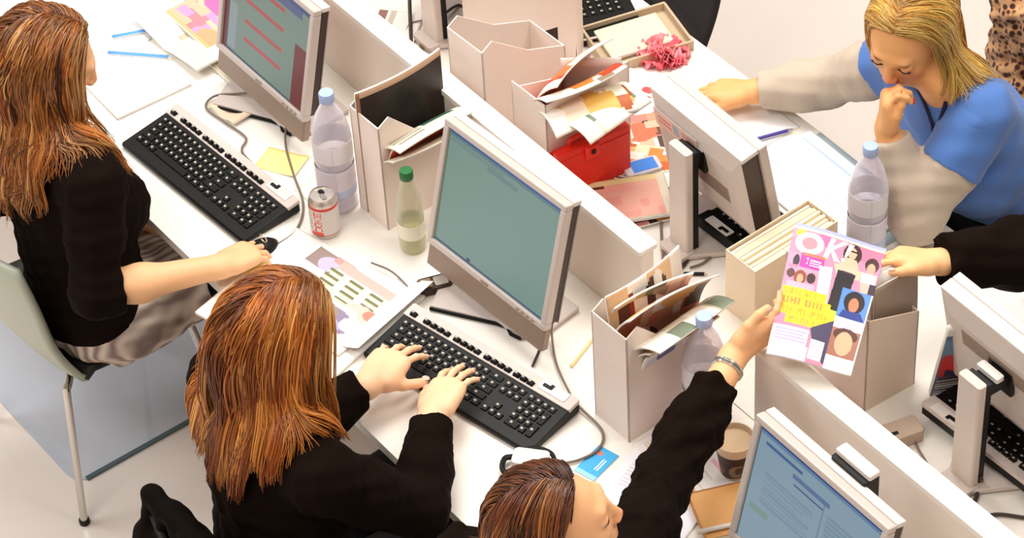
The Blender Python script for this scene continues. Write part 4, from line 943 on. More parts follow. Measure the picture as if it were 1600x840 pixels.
def hand(v, wrist, d, back, side, curl=(.35, .35, .4, .45), spread=1., thumb=(.6, .35, .25), tc=.25, rw=.025, k=1., k2=.010, fr=1.):
    """hand from the wrist along d; back = out of the back of the hand; side = towards the thumb. curl per finger in radians per joint.
    returns fingertip frames (tip, direction, nail normal, radius)"""
    d = nrm(d); back = nrm(np.asarray(back, float) - d * (np.asarray(back, float) @ d)); s0 = np.cross(d, back); sd = s0 if s0 @ np.asarray(side, float) > 0 else -s0
    M = np.stack([sd, d, back]); P = lambda x, y, z: wrist + sd * x * k + d * y * k + back * z * k
    v.cone(P(0, -.01, 0), P(0, .022, 0), rw, .024 * k, .02, (back, .78))
    v.ell(P(.002, .052, .001), (.040 * k, .046 * k, .0155 * k), M, .018)
    v.cone(P(.024, .02, -.004), P(.026, .075, 0), .015 * k, .0125 * k, .012); v.cone(P(-.022, .02, -.003), P(-.026, .070, 0), .014 * k, .0115 * k, .012)
    tips = []
    for i, (nm, x, y, L, r) in enumerate(FINGERS):
        a0 = x * 4.5 * spread; dir_ = nrm(d * math.cos(a0) + sd * math.sin(a0)); q = P(x, y - .006, .002); up = back.copy(); c_ = curl[i]; r = r * k * fr
        v.cone(P(x * .8, y - .04, .0), q, .010 * k, r * 1.12, .012)
        for j, (fl, rr) in enumerate(((.45, 1.0), (.31, .93), (.24, .82))):
            a = c_ * (.9, 1.25, .8)[j]; dn = nrm(dir_ * math.cos(a) - up * math.sin(a)); up = nrm(up * math.cos(a) + dir_ * math.sin(a)); dir_ = dn
            q2 = q + dir_ * L * fl * k; v.cone(q, q2, r * rr * 1.04, r * rr * .93, .004); q = q2
        tips.append((q, dir_, up, r * .8))
    a, bnd, dn_ = thumb      # angle out from the fingers, drop under the palm, tip bend
    q = P(.024, .022, -.006); td = nrm(d * math.cos(a) + sd * math.sin(a) - back * bnd)
    q1 = q + td * .034 * k; tn = nrm(np.cross(td, np.cross(sd, td)) * 0 + sd * math.cos(a) - d * math.sin(a)); td2 = nrm(td * math.cos(tc) - tn * math.sin(tc)); q2 = q1 + td2 * .030 * k; td3 = nrm(td2 * math.cos(tc) - tn * math.sin(tc)); q3 = q2 + td3 * .022 * k
    v.cone(q, q1, .0145 * k, .0115 * k, .016); v.cone(q1, q2, .0112 * k, .0100 * k, .005); v.cone(q2, q3, .0098 * k, .0082 * k, .004)
    nn = nrm(back - td3 * (back @ td3)); tips.append((q3, td3, nn, .0085 * k))
    return tips
def nails(tips, m, parent, which=range(5), label=None):
    for i in which:
        q, d, n, r = tips[i]; s_ = np.cross(d, n); b = MB(); V = []; F = []
        for a in range(9):
            for e in range(6):
                th = math.pi * (a / 8 - .5); ph = e / 5
                u = (ph * 2 - 1) * r * .95; vv = math.sin(th) * r * .82; hgt = r * .86 + r * .30 * math.sqrt(max(0, 1 - (vv / r) ** 2) * max(0, 1 - (u / (r * 1.3)) ** 2)) + .0003
                V.append(q + d * (u + r * .18) + s_ * vv * math.sqrt(max(0.05, 1 - abs(ph * 2 - 1) ** 4)) + n * (hgt - .0011))
        for a in range(8):
            for e in range(5): i0 = a * 6 + e; F.append((i0, i0 + 6, i0 + 7, i0 + 1))
        b.add(V, F); o = b.build('fingernail', m, parent, smooth=True); s2 = o.modifiers.new('s', 'SOLIDIFY'); s2.thickness = .0012
        if label: o['label'] = label
def body_obj(v, vox, m, name='person', colour=None):
    V, F = v.mesh(vox); col = colour(V) if colour is not None else None
    o = np_mesh(name, V, F, m, None, True, col=col)
    s_ = o.modifiers.new('smooth', 'SMOOTH'); s_.factor = .5; s_.iterations = 2
    return o
def cloth_obj(name, v, vox, m, parent, warp=None, label=None):
    V, F = v.mesh(vox, warp); o = np_mesh(name, V, F, m, parent, True)
    s_ = o.modifiers.new('smooth', 'SMOOTH'); s_.factor = .5; s_.iterations = 2
    if label: o['label'] = label
    return o

# ---- hair: strands grown over the head and laid over the shoulders
def hair(parent, B, c, coll, n, length, pal, seed, part=0., volume=.012, down=(0, 0, -1), wave=.25, r0=.0016, back_pull=.5, cap=True, face_open=.42, label=None, k=1., step=.017, tie=None, lift=0., crown=(0, -.2, 1), spread=.35, wavelen=.09, ell_r=(.080, .101, .096), side_limit=None, hug=.45, sweep=None, lock=.45):
    q = np.random.default_rng(seed); r_, f_, u_ = B; down = nrm(down)
    E = Vol().ell(c + u_ * .025 * k - f_ * .010 * k, np.array(ell_r) * k, B, .02)
    E2 = Vol(); E2.P = list(E.P) + list(coll.P)
    cen = c + u_ * .025 * k - f_ * .010 * k
    # roots
    R = []
    while len(R) < n:
        d = nrm(q.normal(0, 1, 3)); x, y, z = d
        if z < -.35 - .0 * y: continue
        if y > 0 and z < face_open + .30 * y: continue                    # bare face
        if y > -.1 and z < -.0 + y: continue
        R.append(d)
    R = np.array(R); P = cen + (R[:, 0:1] * r_ * ell_r[0] + R[:, 1:2] * f_ * ell_r[1] + R[:, 2:3] * u_ * ell_r[2]) * k
    off = volume * q.random(n) ** .8 + .001; L = length * q.uniform(.72, 1.0, n)
    nst = int(length / step) + 1; path = [P.copy()]
    side = np.sign(R[:, 0] - part + q.normal(0, .02, n)); side[side == 0] = 1
    N0 = nrm(crown); base_dir = np.zeros((n, 3))
    cr = r_ * N0[0] + f_ * N0[1] + u_ * N0[2]
    D = (side[:, None] * r_ * .8 * np.clip(R[:, 2:3], 0, 1) - f_ * back_pull - u_ * .25 + down * .3) + q.normal(0, .10, (n, 3))
    D /= np.linalg.norm(D, axis=1, keepdims=True); ph = q.uniform(0, 6.28, n); K_ = 90; sd_ = R[q.integers(0, n, K_)]; clump = np.argmin(((R[:, None] - sd_[None]) ** 2).sum(-1) + q.random((n, K_)) * .02, axis=1)
    cph = q.uniform(0, 6.28, K_)[clump]; cdir = q.normal(0, 1, (K_, 3))[clump]; cbr = q.uniform(.40, 1.25, K_)[clump]; alive = np.ones(n)
    def grad(X):
        e = .003; g = np.stack([E2.at(X + np.eye(3)[i] * e) - E2.at(X - np.eye(3)[i] * e) for i in range(3)], -1); return g / (np.linalg.norm(g, axis=1, keepdims=True) + 1e-9)
    X = P.copy(); travelled = np.zeros(n)
    for s_ in range(nst):
        t = s_ / nst
        tgt = np.tile(down, (n, 1)) + cdir * spread * .12 + q.normal(0, .03, (n, 3))
        if sweep is not None: tgt = tgt + np.asarray(sweep) * max(0, 1 - t * 1.3)
        if tie is not None:
            tv = tie - X; dist_ = np.linalg.norm(tv, axis=1, keepdims=True); tgt = np.where(t < .55, tv / dist_ * 1.2, tgt)
        sdist = ((X - cen) @ u_)[:, None]
        g_ = np.clip(.25 + t * 1.2, 0, .75); D = D * (1 - g_ * .5) + tgt * g_ * .5
        D /= np.linalg.norm(D, axis=1, keepdims=True)
        wv = wave * t * np.sin(cph + s_ * step / wavelen * 2 * math.pi)[:, None] * cdir * .5
        act = (travelled < L)[:, None]; Xn = X + (D + wv) * step * act
        d_ = E2.at(Xn); G = grad(Xn); o2 = off * (.35 + .65 * min(1, t * 3)) + lift * min(1, t * 2)
        push = np.clip(o2 - d_, 0, None); pull = np.clip(d_ - o2 - .004, 0, .012) * hug; Xn = Xn + G * (push - pull)[:, None] * act
        mv = Xn - X; nn = np.linalg.norm(mv, axis=1, keepdims=True) + 1e-9; D = np.where(act & (push[:, None] > 0), .5 * D + .5 * mv / nn, D); D /= np.linalg.norm(D, axis=1, keepdims=True)
        travelled += nn[:, 0] * act[:, 0]; X = Xn; path.append(X.copy())
    Q = np.array(path)                                                   # (nst+1, n, 3)
    for c_ in range(K_):
        m_ = clump == c_
        if m_.sum() > 2:
            tt_ = (np.linspace(0, 1, nst + 1)[:, None, None]) ** 1.3 * lock; mu = Q[:, m_].mean(1, keepdims=True); Q[:, m_] = Q[:, m_] * (1 - tt_) + mu * tt_
    T = np.gradient(Q, axis=0); T /= np.linalg.norm(T, axis=-1, keepdims=True) + 1e-9
    A = np.cross(T, q.normal(0, 1, (1, n, 3))); A /= np.linalg.norm(A, axis=-1, keepdims=True) + 1e-9; Bn = np.cross(T, A)
    tt = np.linspace(0, 1, nst + 1)[:, None]; rad = r0 * q.uniform(.7, 1.6, n)[None] * (1 - .75 * tt ** 3)
    ns = 4; ring = []
    for j in range(ns):
        a = 2 * math.pi * j / ns; ring.append(Q + (math.cos(a) * A + math.sin(a) * Bn) * rad[..., None])
    V = np.stack(ring, 2)                                                # (S, n, ns, 3)
    S = nst + 1; ids = np.arange(S * n * ns).reshape(S, n, ns)
    F = np.stack([ids[:-1], np.roll(ids, -1, 2)[:-1], np.roll(ids, -1, 2)[1:], ids[1:]], -1).reshape(-1, 4)
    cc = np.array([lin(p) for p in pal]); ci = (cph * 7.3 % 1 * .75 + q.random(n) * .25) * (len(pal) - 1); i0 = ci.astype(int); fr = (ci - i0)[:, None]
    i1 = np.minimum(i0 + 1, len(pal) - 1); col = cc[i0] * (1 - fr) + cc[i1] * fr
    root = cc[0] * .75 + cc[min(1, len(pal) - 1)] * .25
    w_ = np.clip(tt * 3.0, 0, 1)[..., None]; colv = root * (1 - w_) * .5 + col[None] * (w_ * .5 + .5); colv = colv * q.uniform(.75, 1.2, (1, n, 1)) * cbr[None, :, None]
    colv = np.repeat(colv[:, :, None, :], ns, 2).reshape(-1, 3); V = V.reshape(-1, 3)
    if cap:
        cv = Vol().ell(cen, np.array(ell_r) * k * 1.0, B, .01); pass
        cV, cF = cv.mesh(.005); V0 = len(V)
        lc = (cV - cen) @ B.T / (np.array(ell_r) * k); ok = (lc[:, 2] > -.35) & ~((lc[:, 1] > 0) & (lc[:, 2] < face_open + .02 + .30 * lc[:, 1])) & ~((lc[:, 1] > -.1) & (lc[:, 2] < lc[:, 1] - .0)); cF = cF[ok[cF].all(1)]; V = np.concatenate([V, cV]); F = np.concatenate([F, cF + V0]); colv = np.concatenate([colv, np.tile(cc[0] * .8 + cc[1] * .2, (len(cV), 1))])
    o = np_mesh('hair', V, F, M_hair, parent, True, col=colv)
    if label: o['label'] = label
    return o
M_hair = attr_mat('hair strands', .34, .5)
M_skin = attr_mat('skin', .5, .35)
M_skin.node_tree.nodes['Principled BSDF'].inputs['Subsurface Weight'].default_value = .12
M_skin.node_tree.nodes['Principled BSDF'].inputs['Subsurface Radius'].default_value = (.01, .004, .002)
M_wool = mat('black knit', (20, 10, 5), .9, spec=.08, bump=(300, .3, .001))
M_nail = mat('natural nail', (240, 196, 180), .25)
M_nailred = mat('red nail varnish', (214, 30, 34), .15, coat=.5)
def skin_colour(base, spots=()):
    bc = np.array(lin(base))
    def f(V):
        c = np.tile(bc, (len(V), 1))
        for p, r, rgb, w in spots:
            d = np.linalg.norm((V - p) / r, axis=1); a = np.clip(1.4 - d, 0, 1)[:, None] * w; c = c * (1 - a) + np.array(lin(rgb)) * a
        return c
    return f
# ------------------------------------------------------------------ people
TL, TR, BL, BR = at(1243, 347, 1.10), at(1386, 387, 1.075), at(1197, 552, 1.04), at(1330, 585, 1.0)
nM = nrm(np.cross(TR - TL, TL - BL)); nM = nM if nM @ cF < 0 else -nM
A = np.array
def torso(v, hip, neck, B, shR, shL, g=0., full=True):
    r, f, u = B; hip = A(hip, float); neck = A(neck, float); ax = neck - hip; m = lambda t: hip + ax * t
    mid = (A(shR) + A(shL)) / 2
    if full:
        v.ell(hip + f * .01, A((.165, .125, .105)) + g, B, .05)
        v.ell(m(.30), A((.125, .098, .10)) + g, B, .06)
    v.ell(m(.52) + f * .012, A((.132, .102, .13)) + g, B, .06)
    v.ell(m(.72) + f * .005, A((.138, .098, .11)) + g, B, .06)
    for s_, sh in ((1, shR), (-1, shL)):
        v.ell(m(.60) + r * s_ * .062 + f * .088, A((.055, .05, .055)) + g, B, .05)       # bust
        v.cone(m(.90) + r * s_ * .02, sh, .052 + g, .050 + g, .05)
def arm(v, sh, el, wr, g=0., k=1., rw=.026, ru=.046, re=.037, t1=1.0, kk=.03):
    """upper arm and forearm; t1 < 1 stops part of the way down the forearm"""
    sh, el, wr = A(sh, float), A(el, float), A(wr, float)
    m = sh + (el - sh) * .45; v.cone(sh, m, (ru + .004) * k + g, ru * k + g, kk); v.cone(m, el, ru * k + g, re * k + g, kk)
    if t1 <= 0: return
    m2 = el + (wr - el) * min(.35, t1); v.cone(el, m2, re * k + g, (re + .001) * k + g, kk)
    if t1 > .35:
        e = el + (wr - el) * t1; v.cone(m2, e, (re + .001) * k + g, ((re + .001) + (rw - re - .001) * ((t1 - .35) / .65)) * k + g, kk)
def leg(v, hip, knee, ankle, fwd, g=0.):
    hip, knee, ankle = A(hip, float), A(knee, float), A(ankle, float)
    v.cone(hip, knee, .082 + g, .058 + g, .04); m = knee + (ankle - knee) * .35; v.cone(knee, m, .056 + g, .054 + g, .03); v.cone(m, ankle, .054 + g, .036 + g, .03)
def foot(v, ankle, fwd, g=0.):
    ankle = A(ankle, float); f = nrm(fwd); v.cone(ankle + A((0, 0, -.03)), ankle + f * .12 + A((0, 0, -.055)), .036 + g, .026 + g, .03)
def cuff_fold(name, p, d, r, parent, m, w=.012):
    """turned hem ring around a limb"""
    d = nrm(d); a = nrm(np.cross(d, (0, 0, 1))); b_ = np.cross(d, a); b = MB()
    b.tube([p + r * (math.cos(t) * a + math.sin(t) * b_) for t in np.linspace(0, 2 * math.pi, 25)], w / 2, 6); return b.build(name, m, parent, smooth=True)
FOLDS = [((1, .3, .2), .060, 0, .5), ((.2, 1, -.4), .085, 2, .5), ((-.5, .4, 1), .050, 4, .45), ((.8, -.7, .5), .035, 1, .25)]

# ---- left woman, long wavy hair, back to us, right hand on the mouse
hipA = A((-.875, -.15, .53)); nkA = A((-.865, -.165, 1.075)); sRA = A((-.70, -.165, .995)); sLA = A((-1.035, -.165, 1.0))
elRA = A((-.612, -.245, .795)); wrRA = at(348, 415, .785); elLA = A((-1.10, -.22, .74)); wrLA = A((-.98, -.03, .635))
B_T = basis((0.05, 1, 0)); cA = at(74, 92, 1.20); BA = basis((.42, .80, -.42))
v = Vol(); torso(v, hipA, nkA, B_T, sRA, sLA); arm(v, sRA, elRA, wrRA); arm(v, sLA, elLA, wrLA); PA = head(v, cA, BA, nkA)
for s_ in (-1, 1): leg(v, hipA + A((s_ * .085, .03, -.02)), A((-.875 + s_ * .10, .31, .535)), A((-.875 + s_ * .10, .36, .10)), (0, 1, 0)); foot(v, (-.875 + s_ * .10, .36, .10), (0, 1, 0))
dA = nrm(at(402, 384, .776) - wrRA)
tA = hand(v, wrRA, nrm(dA + A((0, 0, -.10))), (-.05, -.05, 1), (-1, 0, 0), curl=(.32, .34, .42, .50), thumb=(.55, .35, .2), rw=.025)
tL = hand(v, wrLA, (.5, .8, -.22), (0, 0, 1), (1, 0, 0))
person = body_obj(v, .0036, M_skin, colour=skin_colour((246, 190, 142), [(PA(0, .092, -.06), A((.022, .012, .012)), (206, 110, 96), .8), (PA(0, .11, -.03), A((.015,) * 3), (240, 160, 120), .5)]))
tag(person, 'woman with long wavy auburn hair and black cardigan, one hand on a mouse', 'person'); person['group'] = 'women at the desks'
w = Vol(); torso(w, hipA + A((0, 0, .01)), nkA + A((0, 0, -.06)), B_T, sRA, sLA, .022); arm(w, sRA, elRA, wrRA, .016, t1=.26); arm(w, sLA, elLA, wrLA, .014, t1=.5)
dd = nrm(wrRA - elRA); w.cut_plane(elRA + dd * .058, dd, .085); w.cut_plane((-.875, -.15, .50), (0, 0, -1), .5)
cloth_obj('cardigan', w, .0048, M_wool, person, waves(FOLDS, .0035))
M_tunic = mat('grey tunic', (190, 172, 162), .85, noise=(30, (150, 132, 126), 3)); 
w = Vol(); w.ell(hipA + A((0, .04, -.015)), (.19, .18, .10), None, .05)
for s_ in (-1, 1): w.cone(hipA + A((s_ * .085, .02, -.015)), A((-.865 + s_ * .105, .16, .535)), .105, .088, .05)
w.cut_plane((-.875, .06, .53), (0, 1, 0), .4)
M_plaid = mat('checked tunic', (206, 190, 178), .85)
nt = M_plaid.node_tree; wv = nt.nodes.new('ShaderNodeTexWave'); wv.inputs['Scale'].default_value = 14; wv.inputs['Distortion'].default_value = 1.5; tc = nt.nodes.new('ShaderNodeTexCoord'); rp = nt.nodes.new('ShaderNodeValToRGB')
rp.color_ramp.elements[0].color = lin((138, 118, 112)) + (1,); rp.color_ramp.elements[1].color = lin((216, 200, 186)) + (1,)
nt.links.new(tc.outputs['Object'], wv.inputs['Vector']); nt.links.new(wv.outputs['Fac'], rp.inputs['Fac']); nt.links.new(rp.outputs[0], nt.nodes['Principled BSDF'].inputs['Base Color'])
cloth_obj('tunic', w, .006, M_plaid, person, waves(FOLDS, .004), 'grey checked tunic spread over the lap')
M_trouser = mat('black trousers', (15, 13, 14), .8, spec=.2)
w = Vol()
for s_ in (-1, 1): leg(w, hipA + A((s_ * .085, .03, -.02)), A((-.875 + s_ * .10, .31, .535)), A((-.875 + s_ * .10, .36, .10)), 0, .012)
cloth_obj('trousers', w, .007, M_trouser, person)
w = Vol()
for s_ in (-1, 1): foot(w, (-.875 + s_ * .10, .36, .10), (0, 1, 0), .008)
cloth_obj('shoe', w, .007, mat('black leather', (18, 15, 14), .3), person)
nails(tA, M_nail, person, range(5))
b = MB(); q_ = tA[1]; p_ = wrRA + dA * .118 + A((0, 0, .012)); b.tube([p_ + A((0, 0, .0)) + .0105 * (math.cos(t) * nrm(np.cross(dA, (0, 0, 1))) + math.sin(t) * A((0, 0, 1))) for t in np.linspace(0, 6.283, 20)], .0014, 6); b.build('ring', M_steel, person, smooth=True)
coll = Vol(); torso(coll, hipA, nkA, B_T, sRA, sLA, .024); arm(coll, sRA, elRA, wrRA, .016, t1=.3); arm(coll, sLA, elLA, wrLA, .016, t1=.3); coll.cone(cA, nkA, .055, .062, .03)
PALA = [(74, 36, 10), (120, 60, 18), (168, 92, 30), (206, 132, 62), (150, 72, 22), (232, 176, 106), (130, 62, 18)]
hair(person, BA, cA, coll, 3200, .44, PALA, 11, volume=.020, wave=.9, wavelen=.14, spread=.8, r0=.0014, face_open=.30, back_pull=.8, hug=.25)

# the mouse under her hand
mp = at(408, 386, .745)
t = thing('computer_mouse', (mp[0], mp[1] - .01, DZ), math.radians(4), 'black computer mouse under the hand of the left woman', 'mouse')
b = MB(); pr = [(.0005, .030), (.014, .0285), (.022, .022), (.0275, .012), (.0285, .003), (.0275, .0)]
b.lathe(pr[::-1], cap=False); b.v = [(x * 1.0, y * 1.85 + .002, z * (1 - .12 * (y / .03))) for x, y, z in b.v]; b.build('shell', M_black, t, smooth=True)
b = MB(); b.tube([(0, .024, .0225), (0, .038, .0175)], .0035, 8); b.build('scroll_wheel', M_taupe, t)

# ---- second woman, straight auburn hair, both hands on the keyboard
hipB = A((.135, -.30, .53)); nkB = A((.125, -.262, 1.075)); sRB = A((.300, -.262, .985)); sLB = A((-.040, -.262, .99))
elRB = at(655, 798, .80); wrRB = at(676, 648, .803); elLB = A((.0, -.14, .79)); wrLB = at(578, 598, .810)
BBt = basis((0, 1, 0)); cB = at(440, 512, 1.20); BBh = basis((.12, .84, -.46))
v = Vol(); torso(v, hipB, nkB, BBt, sRB, sLB); arm(v, sRB, elRB, wrRB); arm(v, sLB, elLB, wrLB); PB = head(v, cB, BBh, nkB)
for s_ in (-1, 1): leg(v, hipB + A((s_ * .085, .03, -.02)), A((.135 + s_ * .10, .12, .535)), A((.135 + s_ * .10, .20, .10)), (0, 1, 0)); foot(v, (.135 + s_ * .10, .20, .10), (0, 1, 0))
dR = nrm(at(728, 566, .792) - wrRB)
tR = hand(v, wrRB, nrm(dR + A((0, 0, .10))), (-.25, -.1, 1), (-1, .3, 0), curl=(.24, .20, .22, .26), spread=1.5, thumb=(.75, .30, .1), rw=.027, fr=.92, k=1.08)
dL = nrm(at(650, 530, .794) - wrLB)
tL = hand(v, wrLB, nrm(dL + A((-.05, .05, .06))), (.15, -.15, 1), (1, -.2, 0), curl=(.26, .24, .30, .36), spread=1.7, thumb=(.80, .35, .0), rw=.027, fr=.92, k=1.08)
person = body_obj(v, .0036, M_skin, colour=skin_colour((250, 200, 160)))
tag(person, 'woman with long straight auburn hair and a black top, typing with both hands', 'person'); person['group'] = 'women at the desks'
w = Vol(); torso(w, hipB, nkB + A((0, 0, -.05)), BBt, sRB, sLB, .020); arm(w, sRB, elRB, wrRB, .017, t1=.84); arm(w, sLB, elLB, wrLB, .017, t1=.84)
for e_, r_ in ((elRB, wrRB), (elLB, wrLB)): dd = nrm(r_ - e_); w.cut_plane(r_ - dd * .028, dd, .07)
cloth_obj('sweater', w, .0048, M_wool, person, waves(FOLDS, .0030))
w = Vol()
for s_ in (-1, 1): leg(w, hipB + A((s_ * .085, .03, -.02)), A((.135 + s_ * .10, .12, .535)), A((.135 + s_ * .10, .20, .10)), 0, .012)
w.ell(hipB, (.178, .14, .11), None, .04)
cloth_obj('trousers', w, .007, M_trouser, person)
w = Vol()
for s_ in (-1, 1): foot(w, (.135 + s_ * .10, .20, .10), (0, 1, 0), .008)
cloth_obj('shoe', w, .007, MATS['black leather'], person)
nails(tR, M_nail, person); nails(tL, M_nail, person)
coll = Vol(); torso(coll, hipB, nkB, BBt, sRB, sLB, .022); arm(coll, sRB, elRB, wrRB, .018, t1=.3); arm(coll, sLB, elLB, wrLB, .018, t1=.3); coll.cone(cB, nkB, .055, .062, .03)
PALB = [(86, 38, 8), (140, 66, 16), (184, 98, 28), (214, 138, 54), (160, 76, 20), (236, 178, 92), (196, 104, 30)]
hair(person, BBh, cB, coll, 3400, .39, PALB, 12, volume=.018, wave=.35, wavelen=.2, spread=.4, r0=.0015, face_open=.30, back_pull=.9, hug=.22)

# ---- third woman at the bottom, short brown hair, right arm stretched to hand over the magazine
pgC = TL * .27 + BL * .73; dC = nrm(nrm(cR * .78 + cU * .62) - nM * .05); sideC = nrm(-cF * .85 + (cU - cR) * .35); sideC = nrm(sideC - dC * (sideC @ dC))
cC = at(868, 812, 1.20); nkC = A((.80, -.135, 1.07)); hipC = A((.82, -.20, .54)); sRC = A((.885, .0, 1.0)); sLC = A((.66, -.19, 1.0))
elRC = at(1040, 742, .94); wrRC = pgC - dC * .100 - sideC * .024
BCt = basis((-.25, 1, 0)); BCh = basis((.50, .82, .24), roll=-.05)
v = Vol(); torso(v, hipC, nkC, BCt, sRC, sLC); arm(v, sRC, elRC, wrRC, rw=.027); arm(v, sLC, (.60, -.14, .81), (.66, .06, .80)); PC = head(v, cC, BCh, nkC, lids=True)
for s_ in (-1, 1): leg(v, hipC + A((s_ * .085, .03, -.02)), A((.82 + s_ * .10, .20, .535)), A((.82 + s_ * .10, .26, .10)), (0, 1, 0)); foot(v, (.82 + s_ * .10, .26, .10), (0, 1, 0))
mag_lo = at(1197, 540, 1.0)
tC = hand(v, wrRC, dC, np.cross(dC, sideC), sideC, curl=(.30, .38, .45, .5), spread=.5, thumb=(.72, .05, .1), tc=.42, rw=.026)
tCl = hand(v, A((.66, .06, .80)), (.1, 1, -.05), (0, 0, 1), (1, 0, 0))
person = body_obj(v, .0036, M_skin, colour=skin_colour((246, 186, 136), [(PC(0, .092, -.06), A((.022, .012, .012)), (206, 110, 96), .8), (PC(.0, .11, -.03), A((.016,) * 3), (240, 150, 116), .5)]))
tag(person, 'woman with shorter brown hair at the bottom edge, stretching out one arm', 'person'); person['group'] = 'women at the desks'
w = Vol(); torso(w, hipC, nkC + A((0, 0, -.05)), BCt, sRC, sLC, .020); arm(w, sRC, elRC, wrRC, .016, t1=.86); arm(w, sLC, (.60, -.14, .81), (.66, .06, .80), .016, t1=.85)
dd = nrm(wrRC - elRC); w.cut_plane(wrRC - dd * .088, dd, .09)
cloth_obj('sweater', w, .0048, M_wool, person, waves(FOLDS, .0060))
w = Vol()
for s_ in (-1, 1): leg(w, hipC + A((s_ * .085, .03, -.02)), A((.82 + s_ * .10, .20, .535)), A((.82 + s_ * .10, .26, .10)), 0, .012)
cloth_obj('trousers', w, .007, M_trouser, person)
nails(tC, M_nail, person)
for i_, o_ in enumerate((-.046, -.039)):
    cuff_fold('bracelet', wrRC + dd * o_, dd + A((.0, .05 * i_, .0)), .031, person, mat('silver bracelet', (200, 206, 204), .2, metal=.9), .006)
for s_ in (-1, 1):
    b = MB(); b.lathe([(.0005, .0115), (.006, .0098), (.0108, .005), (.0118, 0), (.0108, -.005), (.006, -.0098), (.0005, -.0115)], c=PC(s_ * .031, .084, .0), seg=14); b.build('eye', mat('eye', (60, 40, 30), .15), person, smooth=True)
coll = Vol(); torso(coll, hipC, nkC, BCt, sRC, sLC, .022); coll.cone(cC, nkC, .055, .062, .03)
PALC = [(44, 20, 10), (70, 32, 14), (100, 48, 20), (150, 80, 34), (60, 26, 12), (196, 120, 56), (52, 24, 12)]
hair(person, BCh, cC, coll, 3200, .24, PALC, 13, volume=.014, wave=.25, wavelen=.2, spread=.4, r0=.0014, face_open=.34, back_pull=.9)

# ---- woman in blue across the desk, chin on hand
cD = at(1418, 47, 1.165); nkD = A((.262, 1.40, 1.05)); hipD = A((.30, 1.66, .53)); sLD = at(1530, 185, .985); sRD = A((.105, 1.43, .985))
elLD = at(1432, 343, .792); wrLD = at(1386, 200, .985); elRD = at(1290, 130, .81); wrRD = at(1172, 143, .785)
BDt = basis((-.1, -.9, 0.0)); BDh = basis((.34, -.80, -.40), roll=.06)
axD = nrm(nkD - hipD); fD = nrm(np.cross(axD, nrm(sRD - sLD))); fD = fD if fD[1] < 0 else -fD; BDt = np.stack([nrm(np.cross(fD, axD)), fD, axD])
v = Vol(); torso(v, hipD, nkD, BDt, sRD, sLD); arm(v, sLD, elLD, wrLD); arm(v, sRD, elRD, wrRD); PD = head(v, cD, BDh, nkD, lids=True)
for s_ in (-1, 1): leg(v, hipD + A((s_ * .085, -.03, -.02)), A((.30 + s_ * .11, 1.30, .53)), A((.30 + s_ * .11, 1.24, .10)), (0, -1, 0)); foot(v, (.30 + s_ * .11, 1.24, .10), (0, -1, 0))
mouthD = PD(0, .10, -.060)
hd = nrm(at(1398, 140, 1.035) - wrLD)
tD = hand(v, wrLD, (-.08, .05, 1), (-.62, -.74, .1), (.76, -.65, 0), curl=(.85, .95, 1.05, 1.15), spread=.5, thumb=(.25, .35, .2), tc=.35, rw=.025, k=.98)
dR_ = nrm(at(1122, 142, .775) - wrRD)
tD2 = hand(v, wrRD, dR_, (0, .1, 1), (.6, -.7, 0), curl=(.2, .2, .25, .3), spread=.8, thumb=(.5, .2, .1), rw=.026)
skinD = (240, 176, 116)
person = body_obj(v, .0034, M_skin, colour=skin_colour(skinD, [(PD(0, .094, -.060), A((.022, .016, .011)), (196, 60, 56), .9),
    (PD(0, .112, -.028), A((.016,) * 3), (232, 140, 104), .6), (PD(-.042, .075, -.03), A((.024,) * 3), (230, 140, 106), .5), (PD(.042, .075, -.03), A((.024,) * 3), (230, 140, 106), .5),
    (PD(-.032, .092, .021), A((.017, .014, .0042)), (128, 82, 48), .8), (PD(.032, .092, .021), A((.017, .014, .0042)), (104, 62, 36), 1.0)]))
tag(person, 'blonde woman in a blue tee shirt leaning over the desk, hand at her mouth', 'person'); person['group'] = 'women at the desks'
M_eye = mat('dark iris', (58, 44, 40), .15); M_white = mat('eye white', (226, 214, 206), .3); M_lash = mat('lashes', (66, 42, 34), .6)
for s_ in (-1, 1):
    ec = PD(s_ * .031, .083, .0); b = MB(); b.lathe([(.0005, .0120), (.0062, .0103), (.0110, .005), (.0120, 0), (.0110, -.005), (.0062, -.0103), (.0005, -.0120)], c=ec, seg=16); eo = b.build('eye', M_white, person, smooth=True)
    b = MB(); ic = ec + BDh[1] * .0085 - BDh[2] * .005; b.lathe([(.0005, .0052), (.0032, .0042), (.005, .0015), (.005, -.0015), (.0032, -.0042), (.0005, -.0052)], c=ic, seg=12); b.build('iris', M_eye, eo, smooth=True)
    b = MB(); b.tube([PD(s_ * .031 + x, (.0948 - abs(x) * .30), -.0045 + 14 * x * x) for x in np.linspace(-.014, .014, 9)], .0022, 6); b.build('eyelashes', M_lash, person, smooth=True)
M_blue_t = mat('blue jersey', (78, 120, 190), .8, sheen=.2, bump=(220, .25, .002)); M_grey_t = mat('heather sleeve', (196, 178, 158), .85, sheen=.2, bump=(180, .3, .002))
w = Vol(); torso(w, hipD, nkD - axD * .035, BDt, sRD, sLD, .024); w.cut_plane(hipD + A((0, 0, .10)), (0, 0, -1), .5)
FOLD2 = [((1, .3, .2), .13, 0, .5), ((.2, 1, -.9), .11, 2, .6), ((-.8, .4, 1), .09, 4, .4)]
tee = cloth_obj('tee_shirt', w, .0046, M_blue_t, person, waves(FOLD2, .004))
